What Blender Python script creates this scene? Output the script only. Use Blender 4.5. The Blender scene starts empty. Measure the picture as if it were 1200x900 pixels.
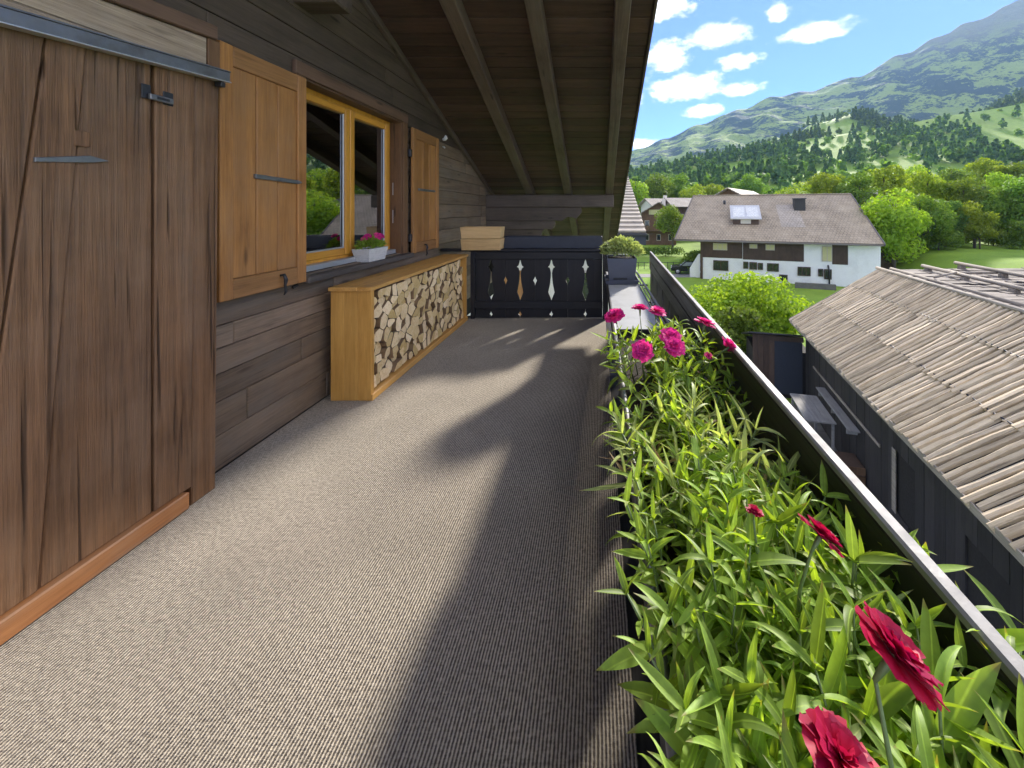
import bpy, bmesh, math, random
import numpy as np
from mathutils import Vector, Matrix, Euler, noise as mnoise

R = math.radians
S = bpy.context.scene
C = S.collection
random.seed(11)
rng = np.random.default_rng(11)

# ------------------------------------------------------------------ camera
EYE = 1.55
cam_data = bpy.data.cameras.new("camera")
cam = bpy.data.objects.new("camera", cam_data)
C.objects.link(cam)
cam.location = (0, 0, EYE)
cam.rotation_euler = (R(90), 0, 0)
cam_data.sensor_width = 36.0
cam_data.lens = 430.0 / 1200.0 * 36.0
cam_data.shift_x = -100.0 / 1200.0
cam_data.shift_y = -204.0 / 1200.0
cam_data.clip_start = 0.02
cam_data.clip_end = 9000.0
S.camera = cam

# ------------------------------------------------------------------ sun, sky, exposure
SUN_AZ, SUN_EL = R(31.0), R(26.0)          # azimuth from +Y towards +X
SUN_DIR = Vector((math.cos(SUN_EL) * math.sin(SUN_AZ), math.cos(SUN_EL) * math.cos(SUN_AZ), math.sin(SUN_EL)))
sun_data = bpy.data.lights.new("sun", 'SUN')
sun_data.energy = 2.0
sun_data.angle = R(4.0)
sun_data.color = (1.0, 0.93, 0.82)
sun = bpy.data.objects.new("sun", sun_data)
C.objects.link(sun)
sun.location = (20, 30, 40)
sun.rotation_euler = (-SUN_DIR).to_track_quat('-Z', 'Y').to_euler()

world = bpy.data.worlds.new("World")
S.world = world
world.use_nodes = True
wt = world.node_tree
wn, wl = wt.nodes, wt.links
wn.clear()
w_out = wn.new('ShaderNodeOutputWorld')
w_bg = wn.new('ShaderNodeBackground')
w_bg.inputs['Strength'].default_value = 0.12
sky = wn.new('ShaderNodeTexSky')
sky.sky_type = 'NISHITA'
sky.sun_disc = False
sky.sun_elevation = SUN_EL
sky.sun_rotation = SUN_AZ
sky.air_density = 0.8
sky.dust_density = 0.0
sky.ozone_density = 3.0
sky.altitude = 900

def wmath(op, a, b=None, c=None):
    n = wn.new('ShaderNodeMath'); n.operation = op
    for i, v in enumerate((a, b, c)):
        if v is None: continue
        if isinstance(v, (int, float)): n.inputs[i].default_value = v
        else: wl.new(v, n.inputs[i])
    return n.outputs[0]

def cloud_sky():
    tc = wn.new('ShaderNodeTexCoord')
    sep = wn.new('ShaderNodeSeparateXYZ'); wl.new(tc.outputs['Generated'], sep.inputs[0])
    x, y, z = sep.outputs
    az = wmath('ARCTAN2', x, y)
    hyp = wmath('SQRT', wmath('ADD', wmath('MULTIPLY', x, x), wmath('MULTIPLY', y, y)))
    el = wmath('ARCTAN2', z, hyp)
    comb = wn.new('ShaderNodeCombineXYZ'); wl.new(az, comb.inputs[0]); wl.new(el, comb.inputs[1])
    # clouds as (azimuth deg, elevation deg, half width deg, half height deg)
    cl = [(10.8, 28.4, 3.6, 1.6), (18.4, 24.3, 3.7, 1.6), (10.6, 22.4, 3.6, 1.9), (21.2, 20.6, 3.2, 1.0),
          (13.4, 17.9, 5.6, 1.9), (21.4, 17.0, 2.8, .85), (16.2, 14.6, 2.9, .8), (7.4, 10.0, 2.6, .9),
          (31.0, 22.7, 4.0, 1.1), (26.2, 26.0, 1.7, 1.0), (4.0, 17.5, 3.0, 1.8)]
    dmin = None
    for a, e, w, h in cl:
        a = (a + 180) % 360 - 180
        s = wn.new('ShaderNodeVectorMath'); s.operation = 'SUBTRACT'
        wl.new(comb.outputs[0], s.inputs[0]); s.inputs[1].default_value = (R(a), R(e), 0)
        m = wn.new('ShaderNodeVectorMath'); m.operation = 'MULTIPLY'
        wl.new(s.outputs[0], m.inputs[0]); m.inputs[1].default_value = (1 / R(w), 1 / R(h), 0)
        l = wn.new('ShaderNodeVectorMath'); l.operation = 'LENGTH'
        wl.new(m.outputs[0], l.inputs[0])
        dmin = l.outputs['Value'] if dmin is None else wmath('SMOOTH_MIN', dmin, l.outputs['Value'], 0.25)
    nz = wn.new('ShaderNodeTexNoise'); nz.inputs['Scale'].default_value = 16; nz.inputs['Detail'].default_value = 7
    nz.inputs['Roughness'].default_value = 0.62
    st = wn.new('ShaderNodeVectorMath'); st.operation = 'MULTIPLY'; st.inputs[1].default_value = (1.0, 1.7, 1)
    wl.new(comb.outputs[0], st.inputs[0]); wl.new(st.outputs[0], nz.inputs['Vector'])
    d = wmath('MULTIPLY_ADD', wmath('SUBTRACT', nz.outputs['Fac'], 0.5), 2.6, dmin)
    mr = wn.new('ShaderNodeMapRange'); mr.interpolation_type = 'SMOOTHSTEP'
    wl.new(d, mr.inputs['Value'])
    mr.inputs['From Min'].default_value = 1.28; mr.inputs['From Max'].default_value = 0.38
    mr.inputs['To Min'].default_value = 0.0; mr.inputs['To Max'].default_value = 0.96
    # cloud layer added outside the view to brighten and neutralise the ambient light
    zz = wmath('MAXIMUM', z, 0.05)
    pl = wn.new('ShaderNodeCombineXYZ'); wl.new(wmath('DIVIDE', x, zz), pl.inputs[0]); wl.new(wmath('DIVIDE', y, zz), pl.inputs[1])
    nf = wn.new('ShaderNodeTexNoise'); nf.inputs['Scale'].default_value = 1.1; nf.inputs['Detail'].default_value = 6; nf.inputs['Roughness'].default_value = .58
    wl.new(pl.outputs[0], nf.inputs['Vector'])
    fr_ = wn.new('ShaderNodeMapRange'); fr_.interpolation_type = 'SMOOTHSTEP'; wl.new(nf.outputs['Fac'], fr_.inputs['Value'])
    fr_.inputs['From Min'].default_value = .44; fr_.inputs['From Max'].default_value = .57
    vw = wn.new('ShaderNodeVectorMath'); vw.operation = 'DOT_PRODUCT'; wl.new(tc.outputs['Generated'], vw.inputs[0]); vw.inputs[1].default_value = (.42, .85, .31)
    aw = wn.new('ShaderNodeMapRange'); aw.interpolation_type = 'SMOOTHSTEP'; wl.new(vw.outputs['Value'], aw.inputs['Value'])
    aw.inputs['From Min'].default_value = .86; aw.inputs['From Max'].default_value = .66
    aw.inputs['To Min'].default_value = 0.0; aw.inputs['To Max'].default_value = .94
    mall = wmath('MAXIMUM', mr.outputs[0], wmath('MULTIPLY', fr_.outputs[0], aw.outputs[0]))
    nz2 = wn.new('ShaderNodeTexNoise'); nz2.inputs['Scale'].default_value = 22; nz2.inputs['Detail'].default_value = 4
    wl.new(st.outputs[0], nz2.inputs['Vector'])
    cc = wn.new('ShaderNodeMix'); cc.data_type = 'RGBA'
    cc.inputs[6].default_value = (1.5, 1.55, 1.62, 1); cc.inputs[7].default_value = (5.4, 5.15, 4.75, 1)
    wl.new(wmath('MULTIPLY_ADD', nz2.outputs['Fac'], 1.6, -.3), cc.inputs[0]); cc.clamp_factor = True
    mx = wn.new('ShaderNodeMix'); mx.data_type = 'RGBA'
    wl.new(mall, mx.inputs[0]); tn = wn.new('ShaderNodeMix'); tn.data_type = 'RGBA'; tn.blend_type = 'MULTIPLY'; tn.inputs[0].default_value = 1.0
    wl.new(sky.outputs[0], tn.inputs[6]); tn.inputs[7].default_value = (.22, .27, .44, 1)
    wl.new(tn.outputs[2], mx.inputs[6]); wl.new(cc.outputs[2], mx.inputs[7])
    wl.new(mx.outputs[2], w_bg.inputs['Color'])
cloud_sky()
wl.new(w_bg.outputs[0], w_out.inputs['Surface'])

S.view_settings.view_transform = 'Standard'
S.view_settings.look = 'None'
S.view_settings.exposure = 2.68
S.view_settings.gamma = 1.0
S.view_settings.use_curve_mapping = False
S.render.engine = 'CYCLES'
S.cycles.use_denoising = True
S.cycles.use_adaptive_sampling = True
S.cycles.adaptive_threshold = 0.025
S.cycles.max_bounces = 6
S.cycles.diffuse_bounces = 4
S.cycles.glossy_bounces = 3
S.cycles.transmission_bounces = 4
S.cycles.transparent_max_bounces = 8
S.cycles.volume_bounces = 0
S.cycles.sample_clamp_indirect = 6.0

# ================================================================== helpers
WL = {}            # world location of every object origin (no parents are rotated unless noted)

def link(o, parent=None, loc=(0, 0, 0)):
    C.objects.link(o)
    loc = Vector(loc)
    WL[o] = loc
    if parent is not None:
        o.parent = parent
        o.location = loc - WL[parent]
    else:
        o.location = loc
    return o

def empty(name, loc):
    return link(bpy.data.objects.new(name, None), None, loc)

def tag(o, label=None, cat=None, group=None, kind=None):
    if label: o["label"] = label
    if cat: o["category"] = cat
    if group: o["group"] = group
    if kind: o["kind"] = kind
    return o

def new_mesh(name, verts, faces, mats, smooth=False, fmat=None):
    me = bpy.data.meshes.new(name)
    me.from_pydata([tuple(v) for v in verts], [], faces)
    for m in (mats if isinstance(mats, (list, tuple)) else [mats]):
        me.materials.append(m)
    if fmat is not None:
        me.polygons.foreach_set('material_index', fmat)
    if smooth:
        me.polygons.foreach_set('use_smooth', [True] * len(me.polygons))
    me.update()
    return me

def np_mesh(name, V, Q, mats, smooth=False, fmat=None):
    """fast mesh from numpy arrays, Q is (n,4) or (n,3)"""
    V = np.asarray(V, dtype=np.float32); Q = np.asarray(Q, dtype=np.int32)
    me = bpy.data.meshes.new(name)
    k = Q.shape[1]
    me.vertices.add(len(V)); me.vertices.foreach_set('co', V.ravel())
    me.loops.add(Q.size); me.loops.foreach_set('vertex_index', Q.ravel())
    me.polygons.add(len(Q))
    me.polygons.foreach_set('loop_start', np.arange(0, Q.size, k, dtype=np.int32))
    me.polygons.foreach_set('loop_total', np.full(len(Q), k, dtype=np.int32))
    for m in (mats if isinstance(mats, (list, tuple)) else [mats]):
        me.materials.append(m)
    if fmat is not None:
        me.polygons.foreach_set('material_index', np.asarray(fmat, dtype=np.int32))
    if smooth:
        me.polygons.foreach_set('use_smooth', np.ones(len(Q), dtype=bool))
    me.update(calc_edges=True)
    return me

def obj(name, me, parent=None, loc=(0, 0, 0)):
    return link(bpy.data.objects.new(name, me), parent, loc)

def box_data(sx, sy, sz, c=0.003):
    """chamfered box centred on the origin: 24 vertices"""
    h = (sx / 2, sy / 2, sz / 2)
    c = min(c, min(h) * 0.45)
    vs, ix = [], {}
    for ax in range(3):
        for s0 in (-1, 1):
            for s1 in (-1, 1):
                for s2 in (-1, 1):
                    sg = (s0, s1, s2)
                    v = [sg[i] * (h[i] if i == ax else h[i] - c) for i in range(3)]
                    ix[(ax, sg)] = len(vs); vs.append(v)
    fs = []
    for ax in range(3):
        a, b = [(1, 2), (2, 0), (0, 1)][ax]
        for s in (-1, 1):
            q = []
            for sa, sb in ((-1, -1), (1, -1), (1, 1), (-1, 1)):
                sg = [0, 0, 0]; sg[ax] = s; sg[a] = sa; sg[b] = sb
                q.append(ix[(ax, tuple(sg))])
            fs.append(q if s > 0 else q[::-1])
    for ax in range(3):          # edges running along ax
        a, b = [(1, 2), (2, 0), (0, 1)][ax]
        for sa in (-1, 1):
            for sb in (-1, 1):
                def sg(s):
                    t = [0, 0, 0]; t[ax] = s; t[a] = sa; t[b] = sb
                    return tuple(t)
                q = [ix[(a, sg(-1))], ix[(a, sg(1))], ix[(b, sg(1))], ix[(b, sg(-1))]]
                fs.append(q if sa * sb < 0 else q[::-1])
    for s0 in (-1, 1):
        for s1 in (-1, 1):
            for s2 in (-1, 1):
                q = [ix[(0, (s0, s1, s2))], ix[(1, (s0, s1, s2))], ix[(2, (s0, s1, s2))]]
                fs.append(q if s0 * s1 * s2 > 0 else q[::-1])
    return vs, fs

def board(name, size, loc, mat, parent=None, rot=None, c=0.003):
    vs, fs = box_data(*size, c=c)
    o = obj(name, new_mesh(name, vs, fs, mat), parent, loc)
    if rot is not None: o.rotation_euler = rot
    return o

def bb(name, x0, x1, y0, y1, z0, z1, mat, parent=None, c=0.003):
    return board(name, (x1 - x0, y1 - y0, z1 - z0), ((x0 + x1) / 2, (y0 + y1) / 2, (z0 + z1) / 2), mat, parent, None, c)

def prism(name, poly, axis, a0, a1, mat, parent=None, chamfer=0.0, loc=None):
    """poly: 2D outline in the plane normal to axis ('X': (y,z), 'Y': (x,z), 'Z': (x,y)), from a0 to a1"""
    n = len(poly)
    area = sum(poly[i][0] * poly[(i + 1) % n][1] - poly[(i + 1) % n][0] * poly[i][1] for i in range(n))
    if area < 0: poly = poly[::-1]
    cx = sum(p[0] for p in poly) / n; cy = sum(p[1] for p in poly) / n
    def P(p, a):
        return {'X': (a, p[0], p[1]), 'Y': (p[0], a, p[1]), 'Z': (p[0], p[1], a)}[axis]
    ctr = Vector(P((cx, cy), (a0 + a1) / 2))
    rings = [(poly, a0), (poly, a1)]
    if chamfer > 0:
        s = 1 if a1 > a0 else -1
        def inset(pl):
            out = []
            for i in range(n):
                p0, p1, p2 = pl[i - 1], pl[i], pl[(i + 1) % n]
                d1 = Vector((p1[0] - p0[0], p1[1] - p0[1])); d2 = Vector((p2[0] - p1[0], p2[1] - p1[1]))
                if d1.length < 1e-9 or d2.length < 1e-9: out.append(p1); continue
                d1.normalize(); d2.normalize()
                n1 = Vector((-d1.y, d1.x)); n2 = Vector((-d2.y, d2.x))
                m = n1 + n2
                m = m / max(0.4, m.dot(n1))
                out.append((p1[0] + m.x * chamfer, p1[1] + m.y * chamfer))
            return out
        ip = inset(poly)
        rings = [(poly, a0), (poly, a1 - s * chamfer), (ip, a1)]
    verts = []
    for pl, a in rings:
        verts += [Vector(P(p, a)) - ctr for p in pl]
    faces = []
    for r in range(len(rings) - 1):
        for i in range(n):
            j = (i + 1) % n
            faces.append([r * n + i, r * n + j, (r + 1) * n + j, (r + 1) * n + i])
    faces.append(list(range(n))[::-1])
    L = len(rings) - 1
    faces.append([L * n + i for i in range(n)])
    me = new_mesh(name, verts, faces, mat)
    bm = bmesh.new(); bm.from_mesh(me); bmesh.ops.recalc_face_normals(bm, faces=bm.faces); bm.to_mesh(me); bm.free()
    return obj(name, me, parent, ctr if loc is None else loc)

def tube_data(pts, radii, seg=8, cap=True):
    vs, fs = [], []
    pts = [Vector(p) for p in pts]
    n = len(pts)
    if isinstance(radii, (int, float)): radii = [radii] * n
    up = Vector((0, 0, 1))
    prev = None
    for i, p in enumerate(pts):
        t = (pts[min(i + 1, n - 1)] - pts[max(i - 1, 0)]).normalized()
        if prev is None:
            a = t.cross(up)
            if a.length < 1e-3: a = t.cross(Vector((1, 0, 0)))
            a.normalize()
        else:
            a = (prev - t * prev.dot(t)).normalized()
        prev = a
        b = t.cross(a)
        for k in range(seg):
            an = 2 * math.pi * k / seg
            vs.append(p + (a * math.cos(an) + b * math.sin(an)) * radii[i])
    for i in range(n - 1):
        for k in range(seg):
            k2 = (k + 1) % seg
            fs.append([i * seg + k, i * seg + k2, (i + 1) * seg + k2, (i + 1) * seg + k])
    if cap:
        fs.append([k for k in range(seg)][::-1]); fs.append([(n - 1) * seg + k for k in range(seg)])
    return vs, fs

def tube(name, pts, radii, mat, parent=None, seg=8, smooth=True):
    c = Vector(pts[0])
    vs, fs = tube_data([Vector(p) - c for p in pts], radii, seg)
    return obj(name, new_mesh(name, vs, fs, mat, smooth), parent, c)

def P3(px, py, Y):
    """a point at depth Y along the balcony seen in direction (px, py)"""
    return Vector(((px - 700) * Y / 430, Y, EYE - (py - 246) * Y / 430))

# ================================================================== materials
def mat_base(name, color=(0.5, 0.5, 0.5), rough=0.6, metal=0.0, spec=0.5):
    m = bpy.data.materials.new(name); m.use_nodes = True
    b = m.node_tree.nodes['Principled BSDF']
    b.inputs['Base Color'].default_value = (*color, 1)
    b.inputs['Roughness'].default_value = rough
    b.inputs['Metallic'].default_value = metal
    b.inputs['Specular IOR Level'].default_value = spec
    return m, m.node_tree.nodes, m.node_tree.links, b

def nmath(nt, op, a, b=None, c=None):
    n = nt.nodes.new('ShaderNodeMath'); n.operation = op
    for i, v in enumerate((a, b, c)):
        if v is None: continue
        if isinstance(v, (int, float)): n.inputs[i].default_value = v
        else: nt.links.new(v, n.inputs[i])
    return n.outputs[0]

def nmix(nt, fac, a, b, blend='MIX'):
    n = nt.nodes.new('ShaderNodeMix'); n.data_type = 'RGBA'; n.blend_type = blend
    if isinstance(fac, (int, float)): n.inputs[0].default_value = fac
    else: nt.links.new(fac, n.inputs[0])
    for v, i in ((a, 6), (b, 7)):
        if isinstance(v, (tuple, list)): n.inputs[i].default_value = (*v[:3], 1)
        else: nt.links.new(v, n.inputs[i])
    return n.outputs[2]

def nnoise(nt, vec, scale, detail=4, rough=0.5, dist=0.0):
    n = nt.nodes.new('ShaderNodeTexNoise')
    if vec is not None: nt.links.new(vec, n.inputs['Vector'])
    n.inputs['Scale'].default_value = scale; n.inputs['Detail'].default_value = detail
    n.inputs['Roughness'].default_value = rough; n.inputs['Distortion'].default_value = dist
    return n.outputs['Fac']

def nramp(nt, fac, stops):
    n = nt.nodes.new('ShaderNodeValToRGB'); nt.links.new(fac, n.inputs[0])
    e = n.color_ramp.elements
    while len(e) > 1: e.remove(e[-1])
    e[0].position = stops[0][0]; c = stops[0][1]; e[0].color = (*c, 1) if len(c) == 3 else c
    for p, c in stops[1:]:
        x = e.new(p); x.color = (*c, 1)
    return n.outputs[0]

def nrange(nt, v, a, b, c=0.0, d=1.0):
    n = nt.nodes.new('ShaderNodeMapRange'); nt.links.new(v, n.inputs[0])
    for i, k in enumerate((a, b, c, d)): n.inputs[i + 1].default_value = k
    return n.outputs[0]

def nbump(nt, h, strength, dist, b):
    n = nt.nodes.new('ShaderNodeBump'); n.inputs['Strength'].default_value = strength
    n.inputs['Distance'].default_value = dist
    nt.links.new(h, n.inputs['Height']); nt.links.new(n.outputs[0], b.inputs['Normal'])

def coords(nt, scale=(1, 1, 1), rnd=40.0):
    tc = nt.nodes.new('ShaderNodeTexCoord')
    oi = nt.nodes.new('ShaderNodeObjectInfo')
    cb = nt.nodes.new('ShaderNodeCombineXYZ')
    r = nmath(nt, 'MULTIPLY', oi.outputs['Random'], rnd)
    for i in range(3): nt.links.new(r, cb.inputs[i])
    ad = nt.nodes.new('ShaderNodeVectorMath'); ad.operation = 'ADD'
    nt.links.new(tc.outputs['Object'], ad.inputs[0]); nt.links.new(cb.outputs[0], ad.inputs[1])
    ml = nt.nodes.new('ShaderNodeVectorMath'); ml.operation = 'MULTIPLY'
    nt.links.new(ad.outputs[0], ml.inputs[0]); ml.inputs[1].default_value = scale
    return ml.outputs[0], oi.outputs['Random'], ad.outputs[0]

def wood(name, dark, light, axis='Z', grain=14.0, rough=0.65, bump=0.35, var=0.35, worn=None, worn_amt=0.35, knots=True, cracks=0.0, bdist=0.004, spec=0.35):
    """planed or weathered timber with the grain along a local axis"""
    m, n, l, b = mat_base(name, light, rough, 0, spec)
    nt = m.node_tree
    along = 0.55
    sc = {'X': (along, grain, grain), 'Y': (grain, along, grain), 'Z': (grain, grain, along)}[axis]
    v, rand, raw = coords(nt, sc)
    n1 = nnoise(nt, v, 1.0, 8, 0.62, 1.2)
    n2 = nnoise(nt, v, 4.5, 6, 0.7, 0.4)
    nb = nnoise(nt, raw, 2.2, 4, 0.6)
    n3 = nnoise(nt, v, 11.0, 3, 0.7)
    f = nmath(nt, 'MULTIPLY_ADD', n2, 0.45, nmath(nt, 'MULTIPLY', n1, 0.75))
    f = nmath(nt, 'MULTIPLY_ADD', nmath(nt, 'SUBTRACT', n3, 0.5), 0.5, f)
    f = nmath(nt, 'MULTIPLY_ADD', nmath(nt, 'SUBTRACT', nb, 0.5), 0.55, f)
    col = nramp(nt, f, [(0.30, dark), (0.5, [(a + c) / 2 for a, c in zip(dark, light)]), (0.78, light)])
    if knots:
        vo = nt.nodes.new('ShaderNodeTexVoronoi'); vo.inputs['Scale'].default_value = 1.0
        k = {'X': (1.6, 7, 7), 'Y': (7, 1.6, 7), 'Z': (7, 7, 1.6)}[axis]
        vm = nt.nodes.new('ShaderNodeVectorMath'); vm.operation = 'MULTIPLY'; l.new(raw, vm.inputs[0]); vm.inputs[1].default_value = k
        l.new(vm.outputs[0], vo.inputs['Vector'])
        kf = nrange(nt, vo.outputs['Distance'], 0.05, 0.13, 1.0, 0.0)
        col = nmix(nt, nmath(nt, 'MULTIPLY', kf, 0.75), col, [c * 0.35 for c in dark])
    if worn:
        nw = nnoise(nt, v, 0.8, 5, 0.65, 0.8)
        nw2 = nnoise(nt, raw, 3.1, 3, 0.6)
        wf = nrange(nt, nmath(nt, 'MULTIPLY_ADD', nw2, 0.5, nmath(nt, 'MULTIPLY', nw, 0.6)), 0.5, 0.68, 0.0, worn_amt)
        col = nmix(nt, wf, col, worn)
    br = nmath(nt, 'MULTIPLY_ADD', nmath(nt, 'SUBTRACT', rand, 0.5), 2 * var, 1.0)
    hs = nt.nodes.new('ShaderNodeHueSaturation'); l.new(col, hs.inputs['Color']); l.new(br, hs.inputs['Value'])
    hs.inputs['Saturation'].default_value = 1.0
    l.new(hs.outputs[0], b.inputs['Base Color'])
    h = nmath(nt, 'MULTIPLY_ADD', n3, 0.35, nmath(nt, 'MULTIPLY_ADD', n2, 0.6, n1))
    if cracks > 0:
        cv = nt.nodes.new('ShaderNodeVectorMath'); cv.operation = 'MULTIPLY'
        ks = {'X': (0.7, 26, 26), 'Y': (26, 0.7, 26), 'Z': (26, 26, 0.7)}[axis]
        l.new(raw, cv.inputs[0]); cv.inputs[1].default_value = ks
        nc = nnoise(nt, cv.outputs[0], 1.0, 2, 0.5, 0.5)
        cr = nrange(nt, nc, 0.62, 0.70, 0.0, 1.0)
        h = nmath(nt, 'SUBTRACT', h, nmath(nt, 'MULTIPLY', cr, 1.2 * cracks))
        col2 = nmix(nt, nmath(nt, 'MULTIPLY', cr, 0.7 * cracks), hs.outputs[0], [c * 0.3 for c in dark])
        l.new(col2, b.inputs['Base Color'])
    rr = nrange(nt, n2, 0.3, 0.8, rough - 0.1, min(1, rough + 0.15)); l.new(rr, b.inputs['Roughness'])
    nbump(nt, h, bump, bdist, b)
    return m

def plain(name, color, rough=0.6, metal=0.0, nscale=8.0, amt=0.18, bump=0.15, spec=0.5, dirt=None, dist=0.002):
    m, n, l, b = mat_base(name, color, rough, metal, spec)
    nt = m.node_tree
    v, rand, raw = coords(nt)
    f = nnoise(nt, v, nscale, 6, 0.6)
    col = nmix(nt, f, [c * (1 - amt) for c in color], [min(1, c * (1 + amt)) for c in color])
    if dirt:
        d = nrange(nt, nnoise(nt, v, nscale * 0.35, 6, 0.7), 0.5, 0.72, 0, 0.6)
        col = nmix(nt, d, col, dirt)
    l.new(col, b.inputs['Base Color'])
    l.new(nrange(nt, nnoise(nt, v, nscale * 3, 4), 0.3, 0.7, max(0.02, rough - 0.1), min(1, rough + 0.1)), b.inputs['Roughness'])
    nbump(nt, nnoise(nt, v, nscale * 6, 5), bump, dist, b)
    return m

def leafmat(name, c1, c2, c3, trans=0.45, rough=0.45, island=True, tcol=None, spec=0.4, tboost=1.0):
    m, n, l, b = mat_base(name, c1, rough, 0, spec)
    nt = m.node_tree
    if island:
        g = nt.nodes.new('ShaderNodeNewGeometry'); rnd = g.outputs['Random Per Island']
    else:
        g = nt.nodes.new('ShaderNodeObjectInfo'); rnd = g.outputs['Random']
    col = nramp(nt, rnd, [(0.0, c1), (0.5, c2), (1.0, c3)])
    oi = nt.nodes.new('ShaderNodeObjectInfo')
    hs = nt.nodes.new('ShaderNodeHueSaturation'); l.new(col, hs.inputs['Color'])
    l.new(nmath(nt, 'MULTIPLY_ADD', oi.outputs['Random'], 0.4, 0.8), hs.inputs['Value'])
    l.new(nmath(nt, 'MULTIPLY_ADD', oi.outputs['Random'], 0.03, 0.485), hs.inputs['Hue'])
    l.new(hs.outputs[0], b.inputs['Base Color'])
    tr = nt.nodes.new('ShaderNodeBsdfTranslucent')
    tc = nmix(nt, 1.0, hs.outputs[0], tcol or (1.25 * tboost, 1.2 * tboost, 0.5 * tboost), 'MULTIPLY')
    l.new(tc, tr.inputs['Color'])
    mx = nt.nodes.new('ShaderNodeMixShader'); mx.inputs[0].default_value = trans
    l.new(b.outputs[0], mx.inputs[1]); l.new(tr.outputs[0], mx.inputs[2])
    l.new(mx.outputs[0], nt.nodes['Material Output'].inputs['Surface'])
    return m

M = {}
M['plank'] = wood('weathered_wall_plank', (0.065, 0.045, 0.030), (0.25, 0.178, 0.118), 'Y', 11, 0.7, 0.35, 0.28, worn=(0.20, 0.175, 0.145), worn_amt=0.45, cracks=0.4)
M['plank_dark'] = wood('dark_wall_plank', (0.030, 0.021, 0.015), (0.115, 0.084, 0.062), 'Y', 11, 0.7, 0.35, 0.2, cracks=0.4)  # darker tone for the upper wall courses
M['ceil'] = wood('dark_ceiling_board', (0.027, 0.014, 0.010), (0.108, 0.060, 0.044), 'X', 10, 0.6, 0.4, 0.3, worn=(0.06, 0.05, 0.045), worn_amt=0.3)
M['rafter'] = wood('rafter_timber', (0.040, 0.027, 0.021), (0.13, 0.092, 0.072), 'Y', 9, 0.6, 0.35, 0.15, worn=(0.13, 0.12, 0.11), worn_amt=0.4, cracks=0.4)
M['beam'] = wood('purlin_timber', (0.045, 0.033, 0.026), (0.13, 0.098, 0.08), 'X', 9, 0.65, 0.35, 0.12, cracks=0.4)
M['backing'] = plain('dark_wall_core', (0.012, 0.01, 0.009), 0.9)
M['door'] = wood('old_door_board', (0.028, 0.012, 0.005), (0.25, 0.130, 0.062), 'Z', 24, 0.55, 1.0, 0.12, worn=(0.27, 0.18, 0.115), worn_amt=0.35, knots=False, cracks=1.0, bdist=0.006)
M['lintel'] = wood('bleached_lintel', (0.16, 0.11, 0.075), (0.56, 0.43, 0.31), 'Y', 15, 0.75, 0.9, 0.1, worn=(0.42, 0.38, 0.33), worn_amt=0.6, cracks=0.9, bdist=0.008)
M['casing'] = wood('brown_casing', (0.06, 0.035, 0.022), (0.17, 0.10, 0.065), 'Y', 12, 0.6, 0.35, 0.1)
M['casing_v'] = wood('brown_casing_upright', (0.06, 0.03, 0.015), (0.2, 0.105, 0.05), 'Z', 12, 0.6, 0.35, 0.1)
M['shutter'] = wood('shutter_wood', (0.17, 0.066, 0.016), (0.44, 0.205, 0.062), 'Z', 12, 0.55, 0.35, 0.18, worn=(0.27, 0.16, 0.085), worn_amt=0.4)
M['shutter_h'] = wood('shutter_rail_wood', (0.15, 0.068, 0.022), (0.36, 0.18, 0.068), 'Y', 12, 0.55, 0.35, 0.12, knots=False)
M['threshold'] = wood('orange_threshold', (0.17, 0.062, 0.02), (0.36, 0.16, 0.062), 'Y', 12, 0.45, 0.35, 0.05, worn=(0.26, 0.19, 0.13), worn_amt=0.4)
M['yellow'] = wood('varnished_window_wood', (0.40, 0.17, 0.022), (0.68, 0.33, 0.05), 'Z', 10, 0.35, 0.15, 0.08, knots=False)
M['yellow_h'] = wood('varnished_window_rail', (0.40, 0.17, 0.022), (0.68, 0.33, 0.05), 'Y', 10, 0.35, 0.15, 0.08, knots=False)
M['pine_y'] = wood('pine_board_long', (0.40, 0.19, 0.04), (0.66, 0.37, 0.11), 'Y', 9, 0.45, 0.2, 0.1)
M['pine_z'] = wood('pine_board_upright', (0.40, 0.19, 0.035), (0.64, 0.35, 0.09), 'Z', 9, 0.45, 0.2, 0.1)
M['pale_pine'] = wood('pale_pine', (0.42, 0.25, 0.09), (0.68, 0.47, 0.22), 'X', 9, 0.5, 0.2, 0.1)
M['black_x'] = wood('black_stained_rail', (0.008, 0.0085, 0.011), (0.022, 0.022, 0.026), 'X', 12, 0.45, 0.3, 0.2, knots=False)
M['black_y'] = wood('black_stained_parapet', (0.016, 0.015, 0.0145), (0.055, 0.051, 0.048), 'Y', 12, 0.42, 0.3, 0.2, knots=False, cracks=0.3)
M['black_z'] = wood('black_stained_board', (0.008, 0.0085, 0.011), (0.022, 0.021, 0.024), 'Z', 12, 0.5, 0.3, 0.2, knots=False)
M['cap'] = plain('silvered_rail_cap', (0.27, 0.26, 0.25), 0.6, 0.0, 9, 0.4, 0.5, dirt=(0.12, 0.11, 0.10))
M['steel'] = plain('dull_steel', (0.20, 0.20, 0.21), 0.45, 0.7, 12, 0.3, 0.3, dirt=(0.09, 0.075, 0.065))
M['iron'] = plain('black_iron', (0.05, 0.05, 0.055), 0.45, 0.6, 14, 0.3, 0.3)
M['alu'] = plain('aluminium_strip', (0.55, 0.56, 0.58), 0.4, 0.6, 10, 0.12, 0.1)
M['trough'] = plain('dark_plastic_trough', (0.017, 0.018, 0.022), 0.5, 0, 10, 0.2, 0.2)
M['navy'] = plain('blue_black_planter', (0.028, 0.033, 0.047), 0.55, 0, 10, 0.2, 0.15)
M['lid'] = plain('grey_fibre_panel', (0.36, 0.37, 0.38), 0.6, 0, 9, 0.15, 0.1, dirt=(0.24, 0.24, 0.24))
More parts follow.
